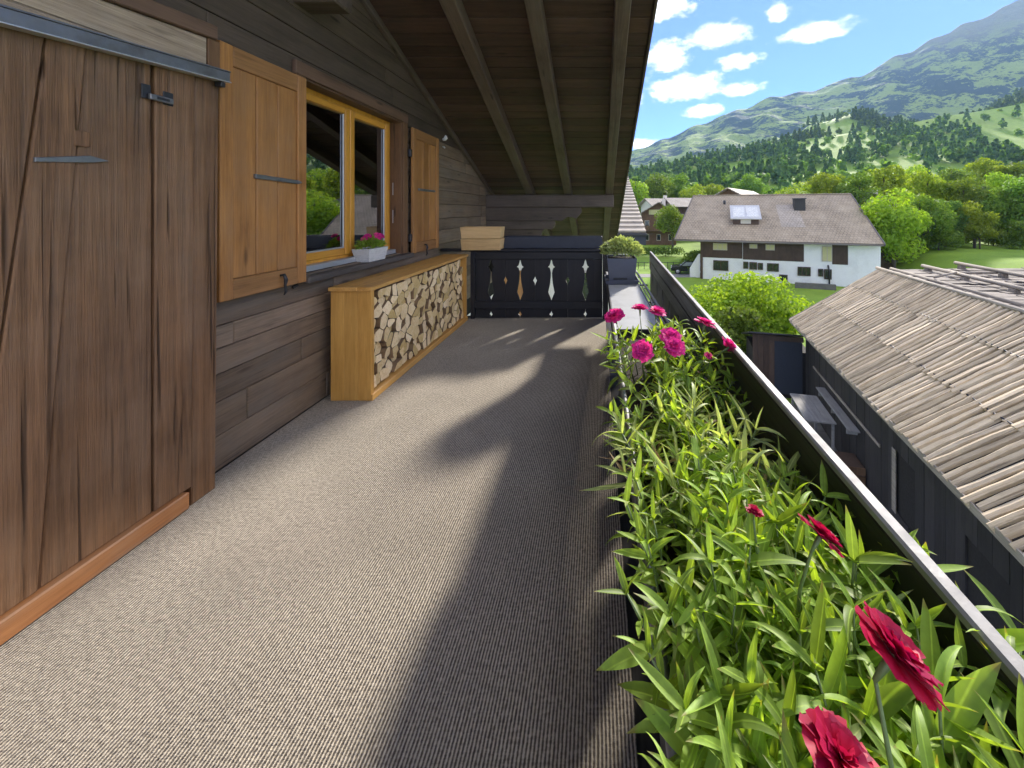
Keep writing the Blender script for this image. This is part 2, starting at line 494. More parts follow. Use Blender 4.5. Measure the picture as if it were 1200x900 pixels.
M['pot'] = plain('slate_plastic_pot', (0.085, 0.095, 0.125), 0.5, 0, 12, 0.12, 0.1)
M['soil'] = plain('potting_soil', (0.035, 0.024, 0.016), 0.95, 0, 60, 0.5, 1.0, dist=0.01)
M['white_pot'] = plain('white_woven_pot', (0.62, 0.61, 0.59), 0.7, 0, 40, 0.25, 0.6, dirt=(0.38, 0.37, 0.35), dist=0.004)
M['porcelain'] = plain('white_porcelain', (0.75, 0.74, 0.72), 0.3)
M['stone'] = plain('alley_paving', (0.13, 0.125, 0.118), 0.85, 0, 3, 0.35, 0.5, dirt=(0.07, 0.066, 0.06), dist=0.01)
M['room'] = plain('room_shade_dark', (0.012, 0.010, 0.009), 0.9)  # near-black colour stands in for the shade of the unlit interior
M['curtain'] = plain('taupe_curtain', (0.12, 0.095, 0.085), 0.9)

def carpet_mat():
    m, n, l, b = mat_base('ribbed_carpet', (0.2, 0.18, 0.15), 0.9, 0, 0.25)
    nt = m.node_tree
    tc = n.new('ShaderNodeTexCoord')
    sp = n.new('ShaderNodeSeparateXYZ'); l.new(tc.outputs['Object'], sp.inputs[0])
    wob = nnoise(nt, tc.outputs['Object'], 7.0, 3, 0.5)
    xx = nmath(nt, 'MULTIPLY_ADD', wob, 0.004, sp.outputs[0])
    ph = nmath(nt, 'MULTIPLY', xx, 2 * math.pi / 0.0114)
    st = nmath(nt, 'MULTIPLY_ADD', nmath(nt, 'SINE', ph), 0.5, 0.5)
    mp = n.new('ShaderNodeMapping'); l.new(tc.outputs['Object'], mp.inputs[0]); mp.inputs['Scale'].default_value = (82, 60, 1)
    yarn = nnoise(nt, mp.outputs[0], 1.0, 3, 0.65)
    mp2 = n.new('ShaderNodeMapping'); l.new(tc.outputs['Object'], mp2.inputs[0]); mp2.inputs['Scale'].default_value = (30, 140, 1)
    loop = nnoise(nt, mp2.outputs[0], 1.0, 2, 0.6)
    big = nnoise(nt, tc.outputs['Object'], 1.6, 4, 0.6)
    h = nmath(nt, 'MULTIPLY_ADD', nmath(nt, 'SUBTRACT', yarn, 0.5), 1.5, st)
    h = nmath(nt, 'MULTIPLY_ADD', nmath(nt, 'SUBTRACT', loop, 0.5), 0.8, h)
    col = nramp(nt, h, [(0.05, (0.085, 0.067, 0.050)), (0.45, (0.265, 0.224, 0.172)), (0.92, (0.52, 0.455, 0.36))])
    tint = nrange(nt, big, 0.3, 0.7, 0.85, 1.15)
    hs = n.new('ShaderNodeHueSaturation'); l.new(col, hs.inputs['Color']); l.new(tint, hs.inputs['Value'])
    l.new(hs.outputs[0], b.inputs['Base Color'])
    b.inputs['Sheen Weight'].default_value = 0.15
    nbump(nt, h, 0.8, 0.0035, b)
    return m
M['carpet'] = carpet_mat()

def glass_mat():
    m = bpy.data.materials.new('window_glass'); m.use_nodes = True
    nt = m.node_tree; n, l = nt.nodes, nt.links
    n.remove(n['Principled BSDF'])
    tr = n.new('ShaderNodeBsdfTransparent'); tr.inputs[0].default_value = (0.35, 0.36, 0.36, 1)
    gl = n.new('ShaderNodeBsdfGlossy'); gl.inputs['Roughness'].default_value = 0.004; gl.inputs[0].default_value = (0.95, 0.97, 1, 1)
    fr = n.new('ShaderNodeFresnel'); fr.inputs[0].default_value = 3.4
    mx = n.new('ShaderNodeMixShader'); l.new(fr.outputs[0], mx.inputs[0]); l.new(tr.outputs[0], mx.inputs[1]); l.new(gl.outputs[0], mx.inputs[2])
    l.new(mx.outputs[0], n['Material Output'].inputs['Surface'])
    return m
M['glass'] = glass_mat()

# ================================================================== the chalet this balcony belongs to
XW = -2.25                    # outer face of the wall planks
SL = 0.39                     # roof falls 0.39 m per metre of depth
TH = math.atan(SL)
def roof_z(y): return 4.955 - SL * y          # underside of the roof boards
WY0, WY1, WZ0, WZ1 = 2.80, 4.20, 1.06, 2.56   # window opening

chalet = tag(empty('chalet', (-2.6, 3.0, 0.0)),
             'dark timber chalet with shuttered window, plank door, sloping roof overhang and balcony railing', 'building')

def clip_poly(poly, f):
    """keep the side of the polygon where f(p) >= 0"""
    out = []
    for i in range(len(poly)):
        p, q = poly[i], poly[(i + 1) % len(poly)]
        a, b_ = f(p), f(q)
        if a >= 0: out.append(p)
        if (a >= 0) != (b_ >= 0):
            t = a / (a - b_); out.append((p[0] + t * (q[0] - p[0]), p[1] + t * (q[1] - p[1])))
    return out

def build_wall():
    x0, x1 = -2.60, -2.283
    vs, fs = [], []
    def slab(y0, y1, z0, z1, slope=False):
        k = len(vs)
        tops = (roof_z(y0), roof_z(y1)) if slope else (z1, z1)
        for x in (x0, x1):
            vs.extend([(x, y0, z0), (x, y1, z0), (x, y1, tops[1]), (x, y0, tops[0])])
        fs.extend([[k, k + 1, k + 2, k + 3][::-1], [k + 4, k + 5, k + 6, k + 7], [k, k + 1, k + 5, k + 4], [k + 1, k + 2, k + 6, k + 5], [k + 2, k + 3, k + 7, k + 6], [k + 3, k, k + 4, k + 7]])
    slab(-2.0, WY0, -0.3, 0, True)
    slab(WY0, WY1, -0.3, WZ0)
    slab(WY0, WY1, WZ1, 0, True)
    slab(WY1, 9.0, -0.3, 0, True)
    o = Vector((-2.44, 3.5, 1.5))
    wall = obj('wall', new_mesh('wall', [Vector(v) - o for v in vs], fs, M['backing']), chalet, o)
    wall['label'] = 'brown weathered wall of horizontal planks around the window'
    z = 0.0
    rr = random.Random(3)
    heights = [0.206, 0.202, 0.166, 0.151, 0.135]
    i = 0
    while z < 5.4:
        h = heights[i] if i < len(heights) else rr.uniform(0.145, 0.205)
        z0, z1 = z + 0.0025, z + h - 0.0025
        cuts = [-2.0]
        y = -2.0 + rr.uniform(0.5, 2.5)
        while y < 9.0:
            cuts.append(y); y += rr.uniform(1.6, 3.4)
        cuts.append(9.0)
        if i == 0: cuts = [-2.0, 0.9, 3.05, 6.1, 9.0]
        for a, b_ in zip(cuts, cuts[1:]):
            a += 0.0015; b_ -= 0.0015
            spans = [(a, b_, z0, z1)]
            if z1 > WZ0 and z0 < WZ1:
                spans = []
                if a < WY0: spans.append((a, min(b_, WY0), z0, z1))
                if b_ > WY1: spans.append((max(a, WY1), b_, z0, z1))
                if a < WY1 and b_ > WY0:
                    if z0 < WZ0: spans.append((max(a, WY0), min(b_, WY1), z0, WZ0))
                    if z1 > WZ1: spans.append((max(a, WY0), min(b_, WY1), WZ1, z1))
            for s in spans:
                if s[1] - s[0] < 0.03 or s[3] - s[2] < 0.015: continue
                poly = [(s[0], s[2]), (s[1], s[2]), (s[1], s[3]), (s[0], s[3])]
                poly = clip_poly(poly, lambda p: roof_z(p[0]) - 0.004 - p[1])
                if len(poly) < 3: continue
                ys = [p[0] for p in poly]
                if max(ys) - min(ys) < 0.04: continue
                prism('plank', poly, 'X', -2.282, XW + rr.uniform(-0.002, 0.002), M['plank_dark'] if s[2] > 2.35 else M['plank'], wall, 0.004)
        z += h; i += 1
    return wall
build_wall()

def build_roof():
    y0, y1 = -2.6, 11.2
    xl, xr = -2.9, 0.55
    # tiled deck above the boards
    vs, fs = [], []
    for (y, dz) in ((y0, 0.05), (y1, 0.05), (y1, 0.16), (y0, 0.16)):
        vs.append((xl, y, roof_z(y) + dz)); vs.append((xr + 0.03, y, roof_z(y) + dz))
    fs = [[0, 1, 3, 2], [2, 3, 5, 4], [4, 5, 7, 6], [6, 7, 1, 0], [0, 2, 4, 6], [1, 7, 5, 3]]
    o = Vector(((xl + xr) / 2, 4.3, roof_z(4.3)))
    roof = obj('roof', new_mesh('roof', [Vector(v) - o for v in vs], fs, M['backing']), chalet, o)
    bm = bmesh.new(); bm.from_mesh(roof.data); bmesh.ops.recalc_face_normals(bm, faces=bm.faces); bm.to_mesh(roof.data); bm.free()
    roof['label'] = 'dark brown boarded roof underside on heavy rafters'
    rr = random.Random(8)
    s, send = y0, y1
    while s < send:
        w = rr.uniform(0.15, 0.2)
        wy = w * math.cos(TH)
        yc = s + wy / 2
        t = 0.024
        zc = roof_z(yc) + t / 2 / math.cos(TH)
        board('ceiling_board', (xr - xl - 0.01, w - 0.010, t), ((xl + xr) / 2 + rr.uniform(-.004, .004), yc, zc + rr.uniform(0, 0.004)), M['ceil'], roof, (-TH, 0, 0), 0.004)
        s += wy
    L = (y1 - y0) / math.cos(TH)
    for x in (-1.38, -0.60, 0.24):
        hh = 0.165
        yc = (y0 + y1) / 2
        off = hh / 2 / math.cos(TH) + 0.001
        board('rafter', (0.15, L - 0.3, hh), (x, yc, roof_z(yc) - off), M['rafter'], roof, (-TH, 0, 0), 0.008)
    board('wall_trim', (0.05, L - 0.3, 0.07), (XW + .03, (y0 + y1) / 2, roof_z((y0 + y1) / 2) - .042), M['rafter'], roof, (-TH, 0, 0), 0.006)
    # board along the edge of the roof
    yc = (y0 + y1) / 2
    board('barge_board', (0.028, L, 0.24), (xr + 0.016, yc, roof_z(yc) + 0.085), M['rafter'], roof, (-TH, 0, 0), 0.004)
    yc = (y0 + y1) / 2
    board('roof_edge_cover', (0.07, L, 0.02), (xr + 0.03, yc, roof_z(yc) + 0.225), M['steel'], roof, (-TH, 0, 0), 0.004)
    # wall plate that carries the rafters, carved wall end below it
    bb('purlin', XW - 0.02, 0.335, 7.40, 7.62, 1.60, 1.857, M['beam'], roof, 0.018)
    bb('purlin', XW - 0.02, -1.93, 2.70, 2.90, 3.09, 3.29, M['beam'], roof, 0.015)
    return roof
roof = build_roof()

def build_wall_end():
    """log wall end projecting under the purlin, sawn to a scalloped outline"""
    def W(zx, zy):
        px, py = zx / 5 + 530, zy / 5 + 210
        return ((px - 700) * 7.5 / 430, EYE - (py - 246) * 7.5 / 430)
    top = [(150, 166), (752, 166), (760, 178), (757, 196), (742, 214), (724, 232), (712, 226), (697, 222), (678, 222), (664, 228), (652, 240), (640, 243), (150, 243)]
    mid = [(150, 244.5), (600, 244.5), (604, 256), (602, 272), (594, 288), (582, 294), (566, 290), (548, 293), (150, 293)]
    low = [(150, 294.5), (540, 294.5), (530, 306), (524, 322), (520, 340), (508, 358), (490, 372), (150, 372)]
    bot = [(150, 373.5), (470, 373.5), (455, 400), (430, 420), (150, 430)]
    base = bb('wall_end', XW - 0.02, -1.9, 7.42, 7.56, 0.3, 1.595, M['backing'], chalet)
    base['label'] = 'carved scalloped log wall end under the purlin'
    for k, pl in enumerate((top, mid, low, bot)):
        prism('log_plank', [W(*p) for p in pl], 'Y', 7.58, 7.40 + 0.003 * k, M['beam'], base, 0.006)
build_wall_end()

# ------------------------------------------------------------------ window
def build_window():
    xg = -2.405
    win = obj('window', bpy.data.meshes.new('window'), chalet, (xg, 3.5, 1.8))
    # fixed frame ring as the window mesh
    f0 = 0.05
    vs, fs = [], []
    def addbox(x0, x1, y0, y1, z0, z1):
        v, f = box_data(x1 - x0, y1 - y0, z1 - z0, 0.003)
        k = len(vs); c = Vector(((x0 + x1) / 2, (y0 + y1) / 2, (z0 + z1) / 2)) - Vector((xg, 3.5, 1.8))
        vs.extend([Vector(p) + c for p in v]); fs.extend([[i + k for i in q] for q in f])
    addbox(xg - .04, xg + .035, WY0, WY0 + f0, WZ0 + .03, WZ1)
    addbox(xg - .04, xg + .035, WY1 - f0, WY1, WZ0 + .03, WZ1)
    addbox(xg - .04, xg + .033, WY0 + f0, WY1 - f0, WZ1 - f0, WZ1)
    addbox(xg - .04, xg + .033, WY0 + f0, WY1 - f0, WZ0 + .03, WZ0 + .07)
    me = new_mesh('window', vs, fs, M['yellow']); win.data = me
    win['label'] = 'two sash window with honey coloured frame reflecting trees'
    z0, z1 = WZ0 + 0.072, WZ1 - f0 - 0.002
    mid = 3.5
    for (a, b_) in ((WY0 + f0 + .002, mid - .002), (mid + .002, WY1 - f0 - .002)):
        s = 0.062
        bb('sash_stile', xg - .02, xg + .05, a, a + s, z0, z1, M['yellow'], win, 0.006)
        bb('sash_stile', xg - .02, xg + .05, b_ - s, b_, z0, z1, M['yellow'], win, 0.006)
        bb('sash_rail', xg - .02, xg + .048, a + s, b_ - s, z0, z0 + s, M['yellow_h'], win, 0.006)
        bb('sash_rail', xg - .02, xg + .048, a + s, b_ - s, z1 - s, z1, M['yellow_h'], win, 0.006)
        board('pane', (.006, b_ - a - 2 * s + .01, z1 - z0 - 2 * s + .008), (xg + .004, (a + b_) / 2, (z0 + z1) / 2), M['glass'], win, (0, 0, R(-3.0)), .001)
        bb('glazing_strip', xg + .024, xg + .036, b_ - s - .014, b_ - s, z0 + s, z1 - s, M['alu'], win, 0.002)
        bb('glazing_strip', xg + .024, xg + .036, a + s, b_ - s - .0145, z0 + s, z0 + s + .014, M['alu'], win, 0.002)
    # drip ledge, sill, jambs and casing
    bb('drip_ledge', xg + .036, xg + .11, WY0 + .02, WY1 - .02, WZ0 - .01, WZ0 + .045, M['alu'], win, 0.006)
    bb('sill', -2.40, -2.15, WY0 - .06, WY1 + .12, WZ0 - .062, WZ0 - .012, wood('sill_wood', (0.03, 0.026, 0.023), (0.11, 0.095, 0.085), 'Y', 14, 0.6, 0.5, 0.05, cracks=0.6), win, 0.008)
    bb('jamb', xg + .037, XW + 0.012, WY1 - .014, WY1 - .0005, WZ0 - .011, WZ1 - .0145, M['casing_v'], win)
    bb('jamb', xg + .037, XW + 0.012, WY0 + .0005, WY0 + .014, WZ0 - .011, WZ1 - .0145, M['casing_v'], win)
    bb('head_board', xg + .037, XW + 0.012, WY0 + .0005, WY1 - .0005, WZ1 - .014, WZ1 - .0005, M['casing'], win)
    bb('casing', XW + .003, XW + .034, WY0 - .10, WY1 + .10, WZ1 + .0005, WZ1 + .10, M['casing'], win)
    bb('casing', XW + .003, XW + .030, WY1 + .0005, WY1 + .10, WZ0 - .011, WZ1, M['casing_v'], win)
    bb('casing', XW + .003, XW + .030, WY0 - .10, WY0 - .0005, WZ0 - .011, WZ1, M['casing_v'], win)
    bb('frame_bolt', XW - .085, XW - .078, WY1 - .018, WY1 - .0142, 1.72, 1.86, M['alu'], win, 0.001)
    bb('frame_bolt', XW - .085, XW - .078, WY1 - .018, WY1 - .0142, 1.40, 1.55, M['alu'], win, 0.001)
    # shade-coloured room and curtain behind the glass
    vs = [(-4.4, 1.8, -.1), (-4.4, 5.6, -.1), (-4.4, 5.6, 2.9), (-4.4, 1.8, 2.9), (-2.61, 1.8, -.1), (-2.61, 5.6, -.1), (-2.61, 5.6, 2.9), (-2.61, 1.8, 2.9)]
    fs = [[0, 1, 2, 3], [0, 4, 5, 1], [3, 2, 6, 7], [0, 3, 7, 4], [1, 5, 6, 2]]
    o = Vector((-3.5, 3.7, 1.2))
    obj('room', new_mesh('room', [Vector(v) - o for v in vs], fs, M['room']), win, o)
    pts = []
    for k in range(60):
        t = k / 59
        pts.append((-2.52 + 0.028 * math.sin(t * 34) + 0.01 * math.sin(t * 71), 3.92 + 0.33 * t))
    vs = [Vector((p[0], p[1], z)) for z in (1.02, 2.6) for p in pts]
    fs = [[k, k + 1, 61 + k, 60 + k] for k in range(59)]
    o = Vector((-2.5, 4.1, 1.0))
    obj('curtain', new_mesh('curtain', [v - o for v in vs], fs, M['curtain'], True), win, o)
build_window()

# ------------------------------------------------------------------ shutters
def build_shutter(y0, y1, z0, z1, x0, label, strap_y, strap_z, hinge_left):
    t = 0.04
    x1 = x0 + t
    st = 0.078
    s = obj('shutter', bpy.data.meshes.new('shutter'), chalet, ((x0 + x1) / 2, (y0 + y1) / 2, z0))
    o = WL[s]
    # thin batten panel behind the boards is the shutter's own mesh
    v, f = box_data(0.008, y1 - y0 - .02, z1 - z0 - .02, .002)
    s.data = new_mesh('shutter', [Vector(p) + Vector((-t / 2 + .004, 0, (z1 - z0) / 2)) for p in v], f, M['backing'])
    s['label'] = label
    bb('stile', x0 + .009, x1, y0, y0 + st, z0, z1, M['shutter'], s, .004)
    bb('stile', x0 + .009, x1, y1 - st, y1, z0, z1, M['shutter'], s, .004)
    rail = 0.12
    bb('rail', x0 + .009, x1 - .001, y0 + st + .001, y1 - st - .001, z0, z0 + rail, M['shutter_h'], s, .004)
    bb('rail', x0 + .009, x1 - .001, y0 + st + .001, y1 - st - .001, z1 - rail, z1, M['shutter_h'], s, .004)
    n = 3
    w = (y1 - y0 - 2 * st - .002) / n
    rr = random.Random(int(y0 * 100))
    for k in range(n):
        a = y0 + st + .001 + k * w
        bb('shutter_board', x0 + .009, x1 - .010 + rr.uniform(-.001, .001), a + .0028, a + w - .0028, z0 + rail + .001, z1 - rail - .001, M['shutter'], s, .005)
    a, b_ = strap_y
    pts = []
    za, zb = strap_z
    prism('strap_hinge', [(a, za - .014), (b_ - .03, zb - .014), (b_, zb - .002), (b_ - .03, zb + .012), (a, za + .014)], 'X', x1 - .011, x1 + .006, M['steel'], s, .002)
    return s, x1
sh, xs = build_shutter(2.115, 2.745, 1.015, 2.53, XW + .036, 'large left window shutter of orange brown boards', (2.33, 2.70), (1.765, 1.752), False)
def iron_hook(y, z, x, parent):
    pts = [(x, y, z + .05), (x + .03, y, z + .055), (x + .04, y + .004, z + .02), (x + .028, y + .01, z - .02), (x + .034, y + .012, z - .06), (x + .02, y + .012, z - .085)]
    return tube('shutter_catch', pts, [.008, .010, .012, .008, .009, .006], M['iron'], parent, 7)
iron_hook(2.52, 1.05, xs - .006, sh)
board('catch_plate', (.012, .05, .022), (XW + .012, 2.72, .985), M['iron'], sh, (.3, 0, 0))
sh2, xs2 = build_shutter(4.335, 5.04, 1.035, 2.525, XW + .036, 'smaller right window shutter of orange brown boards', (4.47, 4.93), (1.80, 1.80), True)
iron_hook(4.62, 1.06, xs2 - .006, sh2)
for z in (1.22, 2.22):
    board('hinge', (.03, .05, .09), (XW + .047, 4.317, z), M['iron'], sh2, None, .004)

# ------------------------------------------------------------------ plank door with its rail, lintel and threshold
def build_door():
    xd = -2.13
    def Y(px, x=xd): return -x * 430 / (700 - px)
    def Z(px, py, x=xd): return EYE + (246 - py) * Y(px, x) / 430
    # rail line (bottom edge) and lintel lines, as z over y
    ya, za = 1.278, 2.200; yb, zb = 2.066, 2.266
    def rail_bot(y): return za + (zb - za) * (y - ya) / (yb - ya)
    y_near = 0.35
    d = bb('door', XW + .003, xd - .046, y_near, Y(254), 0.0, 2.16, M['backing'], chalet)
    d['label'] = 'weathered brown plank door hung under a grey steel rail'
    seams = [((-75, 0), (-150, 0)), ((55, 48), (-50, 740)), ((102, 62), (45, 705)), ((180, 80), (180, 610)), ((228, 90), (224, 585)), ((257, 95), (252.5, 578))]
    ytop = [Y(s[0][0]) for s in seams]; ybot = [Y(s[1][0]) for s in seams]
    ytop[0] = y_near + .02; ybot[0] = y_near
    rr = random.Random(21)
    for k in range(len(seams) - 1):
        gap = [0.002, 0.0025, 0.002, 0.0045, 0.001, 0.0][k]
        gap2 = [0.0025, 0.002, 0.0045, 0.001, 0.0][k]
        bz = 0.10 if k < 4 else 0.0
        poly = [(ybot[k] + gap, bz), (ybot[k + 1] - gap2, bz), (ytop[k + 1] - gap2, rail_bot(ytop[k + 1]) + .02), (ytop[k] + gap, rail_bot(ytop[k]) + .02)]
        prism('door_board', poly, 'X', xd - .045, xd + [0, .003, -.002, .004, .001][k], M['door'], d, .005)
    # strap hinge with a point
    xh = xd + .004
    y1, y2 = Y(38), Y(126)
    z1, z2 = Z(38, 187), Z(126, 188)
    prism('strap_hinge', [(y1, z1 - .009), (y1 + (y2 - y1) * .72, z2 - .018), (y2, z2 - .003), (y1 + (y2 - y1) * .72, z2 + .012), (y1, z1 + .009)], 'X', xh - .001, xh + .007, M['steel'], d, .002)
    # patch let into the boards
    bb('wood_patch', xd, xd + .007, Y(86), Y(104), Z(90, 171), Z(90, 153), M['door'], d, .002)
    # latch
    yl0, yl1 = Y(164), Y(198)
    zl = Z(180, 115)
    bb('latch_plate', xd + .003, xd + .009, yl0, yl0 + .035, zl - .012, zl + .055, M['iron'], d, .002)
    bb('latch_plate', xd + .003, xd + .009, yl1 - .03, yl1 + .012, zl - .02, zl + .045, M['iron'], d, .002)
    bb('latch_bolt', xd + .010, xd + .026, yl0 + .02, yl1, zl - .014, zl + .014, M['steel'], d, .003)
    bb('latch_slot', xd + .0265, xd + .028, yl0 + .045, yl1 - .02, zl - .006, zl + .006, M['iron'], d, .0005)
    # steel rail, tilted very slightly
    def sl(y0, y1, b0, b1, xa, xb, name, mat, ch=.002):
        return prism(name, [(y0, rail_bot(y0) + b0), (y1, rail_bot(y1) + b0), (y1, rail_bot(y1) + b1), (y0, rail_bot(y0) + b1)], 'X', xa, xb, mat, d, ch)
    sl(y_near, 2.075, .006, .058, xd + .012, xd + .055, 'rail', M['steel'])
    sl(y_near, 2.075, .0, .0055, xd + .008, xd + .062, 'rail_lip', M['alu'], .001)
    sl(y_near, 2.075, .0585, .066, xd + .0, xd + .060, 'rail_flange', M['steel'], .001)
    bb('rail_stop', xd + .01, xd + .05, 2.03, 2.055, rail_bot(2.04) - .03, rail_bot(2.04) - .001, M['iron'], d)
    sl(y_near, 2.02, .067, .235, xd - .07, xd - .015, 'lintel', M['lintel'], .008)
    sl(y_near, 2.06, .237, .315, xd - .07, xd + .004, 'lintel_cap', M['casing'], .006)
    bb('door_post', xd - .07, xd - .012, 2.0205, 2.085, rail_bot(2.05) + .067, rail_bot(2.05) + .236, M['casing_v'], d)
    bb('threshold', xd - .04, xd + .03, y_near, 1.893, 0.012, .098, M['threshold'], d, .006)
build_door()

tube('wall_hook', [(XW, 5.345, 2.575), (XW + .03, 5.345, 2.58), (XW + .045, 5.345, 2.60), (XW + .04, 5.35, 2.62), (XW + .02, 5.355, 2.60)], [.02, .026, .028, .022, .012], M['porcelain'], chalet, 8)
tube('wall_hook', [(XW, 5.34, 2.47), (XW + .022, 5.34, 2.465), (XW + .03, 5.34, 2.45)], [.008, .009, .01], M['porcelain'], chalet, 8)

# ------------------------------------------------------------------ balcony floor and carpet
slab = bb('balcony_floor', -2.58, 0.66, -2.0, 5.42, -0.20, -0.012, M['black_y'])
tag(slab, kind='structure')
cp = bb('carpet', XW + .004, 0.115, -2.0, 5.245, -0.0115, 0.0, M['carpet'], None, .002)
tag(cp, 'beige and brown ribbed carpet covering the balcony floor', 'carpet')

# ------------------------------------------------------------------ end railing with sawn cut-outs
YB = 5.25
def zb_(py): return EYE - (py - 246) * YB / 430
def xb_(px): return (px - 700) * YB / 430
def build_end_railing():
    r = bb('end_railing', xb_(553), xb_(706), YB + .03, YB + .06, zb_(304), zb_(294), M['black_x'], chalet)
    r['label'] = 'black end railing with sawn ornamental cut-outs'
    bb('cap_rail', XW + .02, xb_(712), YB - .05, YB + .10, zb_(294.5), zb_(291.5), M['black_x'], r, .006)
    bb('top_rail', xb_(556), xb_(706), YB - .022, YB + .012, zb_(303.5), zb_(295), M['black_x'], r, .006)
    bb('middle_rail', xb_(553), xb_(706), YB - .022, YB + .012, zb_(361.5), zb_(353), M['black_x'], r, .006)
    bb('post', xb_(552), xb_(557), YB - .03, YB + .05, 0.0, zb_(295), M['black_z'], r, .004)
    bb('post', xb_(706.3), xb_(712.5), YB - .05, YB + .05, 0.0, zb_(295), M['black_z'], r, .006)
    seams = [557.2, 575, 592, 609.2, 626.8, 646, 665.2, 686, 706]
    kinds = [None, 'big', 'small', 'big', 'small', 'big', 'small', 'big', None]
    def px2(v): return v * YB / 430
    def prof(kind, sec):
        """(z, half opening) from the bottom up for a board edge"""
        if sec == 'low':
            if kind == 'big':
                c = zb_(368.5); return [(c - .042, 0), (c - .012, .012), (c, .026), (c + .012, .012), (c + .042, 0)]
            return []
        if kind == 'big':
            return [(zb_(y), px2(w)) for y, w in ((352.5, 0), (350, .8), (346, 2.4), (343, 3.7), (340, 3.0), (332, 1.5), (324, .7), (320, .6), (317, 1.3), (314.6, 2.0), (313.2, 4.2), (311.6, 2.3), (309, 1.3), (306, .7), (304.5, 0))]
        if kind == 'small':
            return [(zb_(y), px2(w)) for y, w in ((336, 0), (333.5, .25), (331.4, 1.0), (329, 2.3), (326.6, 1.0), (324, 0))]
        return []
    for sec, (z0, z1) in (('up', (zb_(353.5), zb_(303))), ('low', (0.004, zb_(361)))):
        for k in range(len(seams) - 1):
            g = .0012
            xl, xr = xb_(seams[k]) + g, xb_(seams[k + 1]) - g
            right = [(xr - w, z) for z, w in prof(kinds[k + 1], sec) if z0 < z < z1]
            left = [(xl + w, z) for z, w in prof(kinds[k], sec) if z0 < z < z1]
            poly = [(xl, z0), (xr, z0)] + right + [(xr, z1), (xl, z1)] + left[::-1]
            prism('baluster_board', poly, 'Y', YB + .042, YB + .014, M['black_z'], r)
build_end_railing()

# long planter hung outside the end railing
tp = tag(empty('end_planter', (-.6, YB + .25, .86)), 'blue black empty planter hung outside the end railing', 'planter')
x0, x1 = xb_(586), xb_(706)
bb('front_panel', x0, x1, YB + .12, YB + .14, .86, 1.155, M['navy'], tp, .004)
bb('back_panel', x0, x1, YB + .36, YB + .38, .86, 1.155, M['navy'], tp, .004)
bb('end_panel', x0, x0 + .02, YB + .141, YB + .359, .86, 1.15, M['navy'], tp, .004)
bb('end_panel', x1 - .02, x1, YB + .141, YB + .359, .86, 1.15, M['navy'], tp, .004)
bb('base_panel', x0 + .021, x1 - .021, YB + .141, YB + .359, .86, .88, M['navy'], tp, .004)

# pale pine planter on the corner
def pine_planter():
    t = empty('pine_planter', (-1.66, 5.22, .985))
    tag(t, 'small pale pine planter box standing on the corner of the end railing', 'planter')
    xa, xb = xb_(544), xb_(588)
    z0 = .984
    tiers = [(0, .158), (.164, .325)]
    y0, y1 = YB - .11, YB + .10
    for k, (a, b_) in enumerate(tiers):
        fl0, fl1 = .0, .016
        for s, yy in ((-1, y0), (1, y1)):
            ya, yb = (yy, yy + .022) if s < 0 else (yy - .022, yy)
            prism('front_board', [(xa - fl0 - .004 * k, z0 + a), (xb + fl0 + .004 * k, z0 + a), (xb + fl1 + .004 * k, z0 + b_), (xa - fl1 - .004 * k, z0 + b_)], 'Y', yb if s < 0 else ya, ya if s < 0 else yb, M['pale_pine'], t, .004)
        for s in (-1, 1):
            e0 = xa - fl0 if s < 0 else xb + fl0
            e1 = xa - fl1 if s < 0 else xb + fl1
            prism('side_board', [(e0 + s * .001, z0 + a), (e0 - s * .02, z0 + a), (e1 - s * .02, z0 + b_), (e1 + s * .001, z0 + b_)], 'Y', y0 + .023, y1 - .023, M['pale_pine'], t)
    bb('base_board', xa + .02, xb - .02, y0 + .024, y1 - .024, z0 + .002, z0 + .02, M['pale_pine'], t)
pine_planter()

# ------------------------------------------------------------------ firewood store
FX0, FX1, FY0, FY1, FZ = XW + .085, -1.834, 2.975, 5.17, .927
def firewood_box():
    t = empty('firewood_box', ((FX0 + FX1) / 2, FY0, 0))
    tag(t, 'long open fronted honey coloured firewood box along the wall', 'firewood box')
    th = .045
    w = (FX1 - FX0 + .018) / 3
    for k in range(3):
        bb('top_board', FX0 + k * w + .0005, FX0 + (k + 1) * w - .0005, FY0 - .03, FY1, FZ - .032, FZ, M['pine_y'], t, .004)
    w = (FX1 - FX0) / 3
    for k in range(3):
        bb('side_board', FX0 + k * w + .0004, FX0 + (k + 1) * w - .0004, FY0, FY0 + th, .001, FZ - .033, M['pine_z'], t, .004)
        bb('side_board', FX0 + k * w + .0004, FX0 + (k + 1) * w - .0004, FY1 - th - .01, FY1 - .01, .001, FZ - .033, M['pine_z'], t, .004)
    bb('base_board', FX0 + .01, FX1 - .003, FY0 + th + .001, FY1 - th - .011, .001, .05, M['pine_y'], t, .004)
    bb('plinth', FX1 - .0025, FX1 + .012, FY0, FY1 - .01, .001, .052, M['pine_y'], t, .004)
    bb('back_board', FX0, FX0 + .012, FY0 + th + .001, FY1 - th - .011, .051, FZ - .034, M['pine_y'], t)
firewood_box()

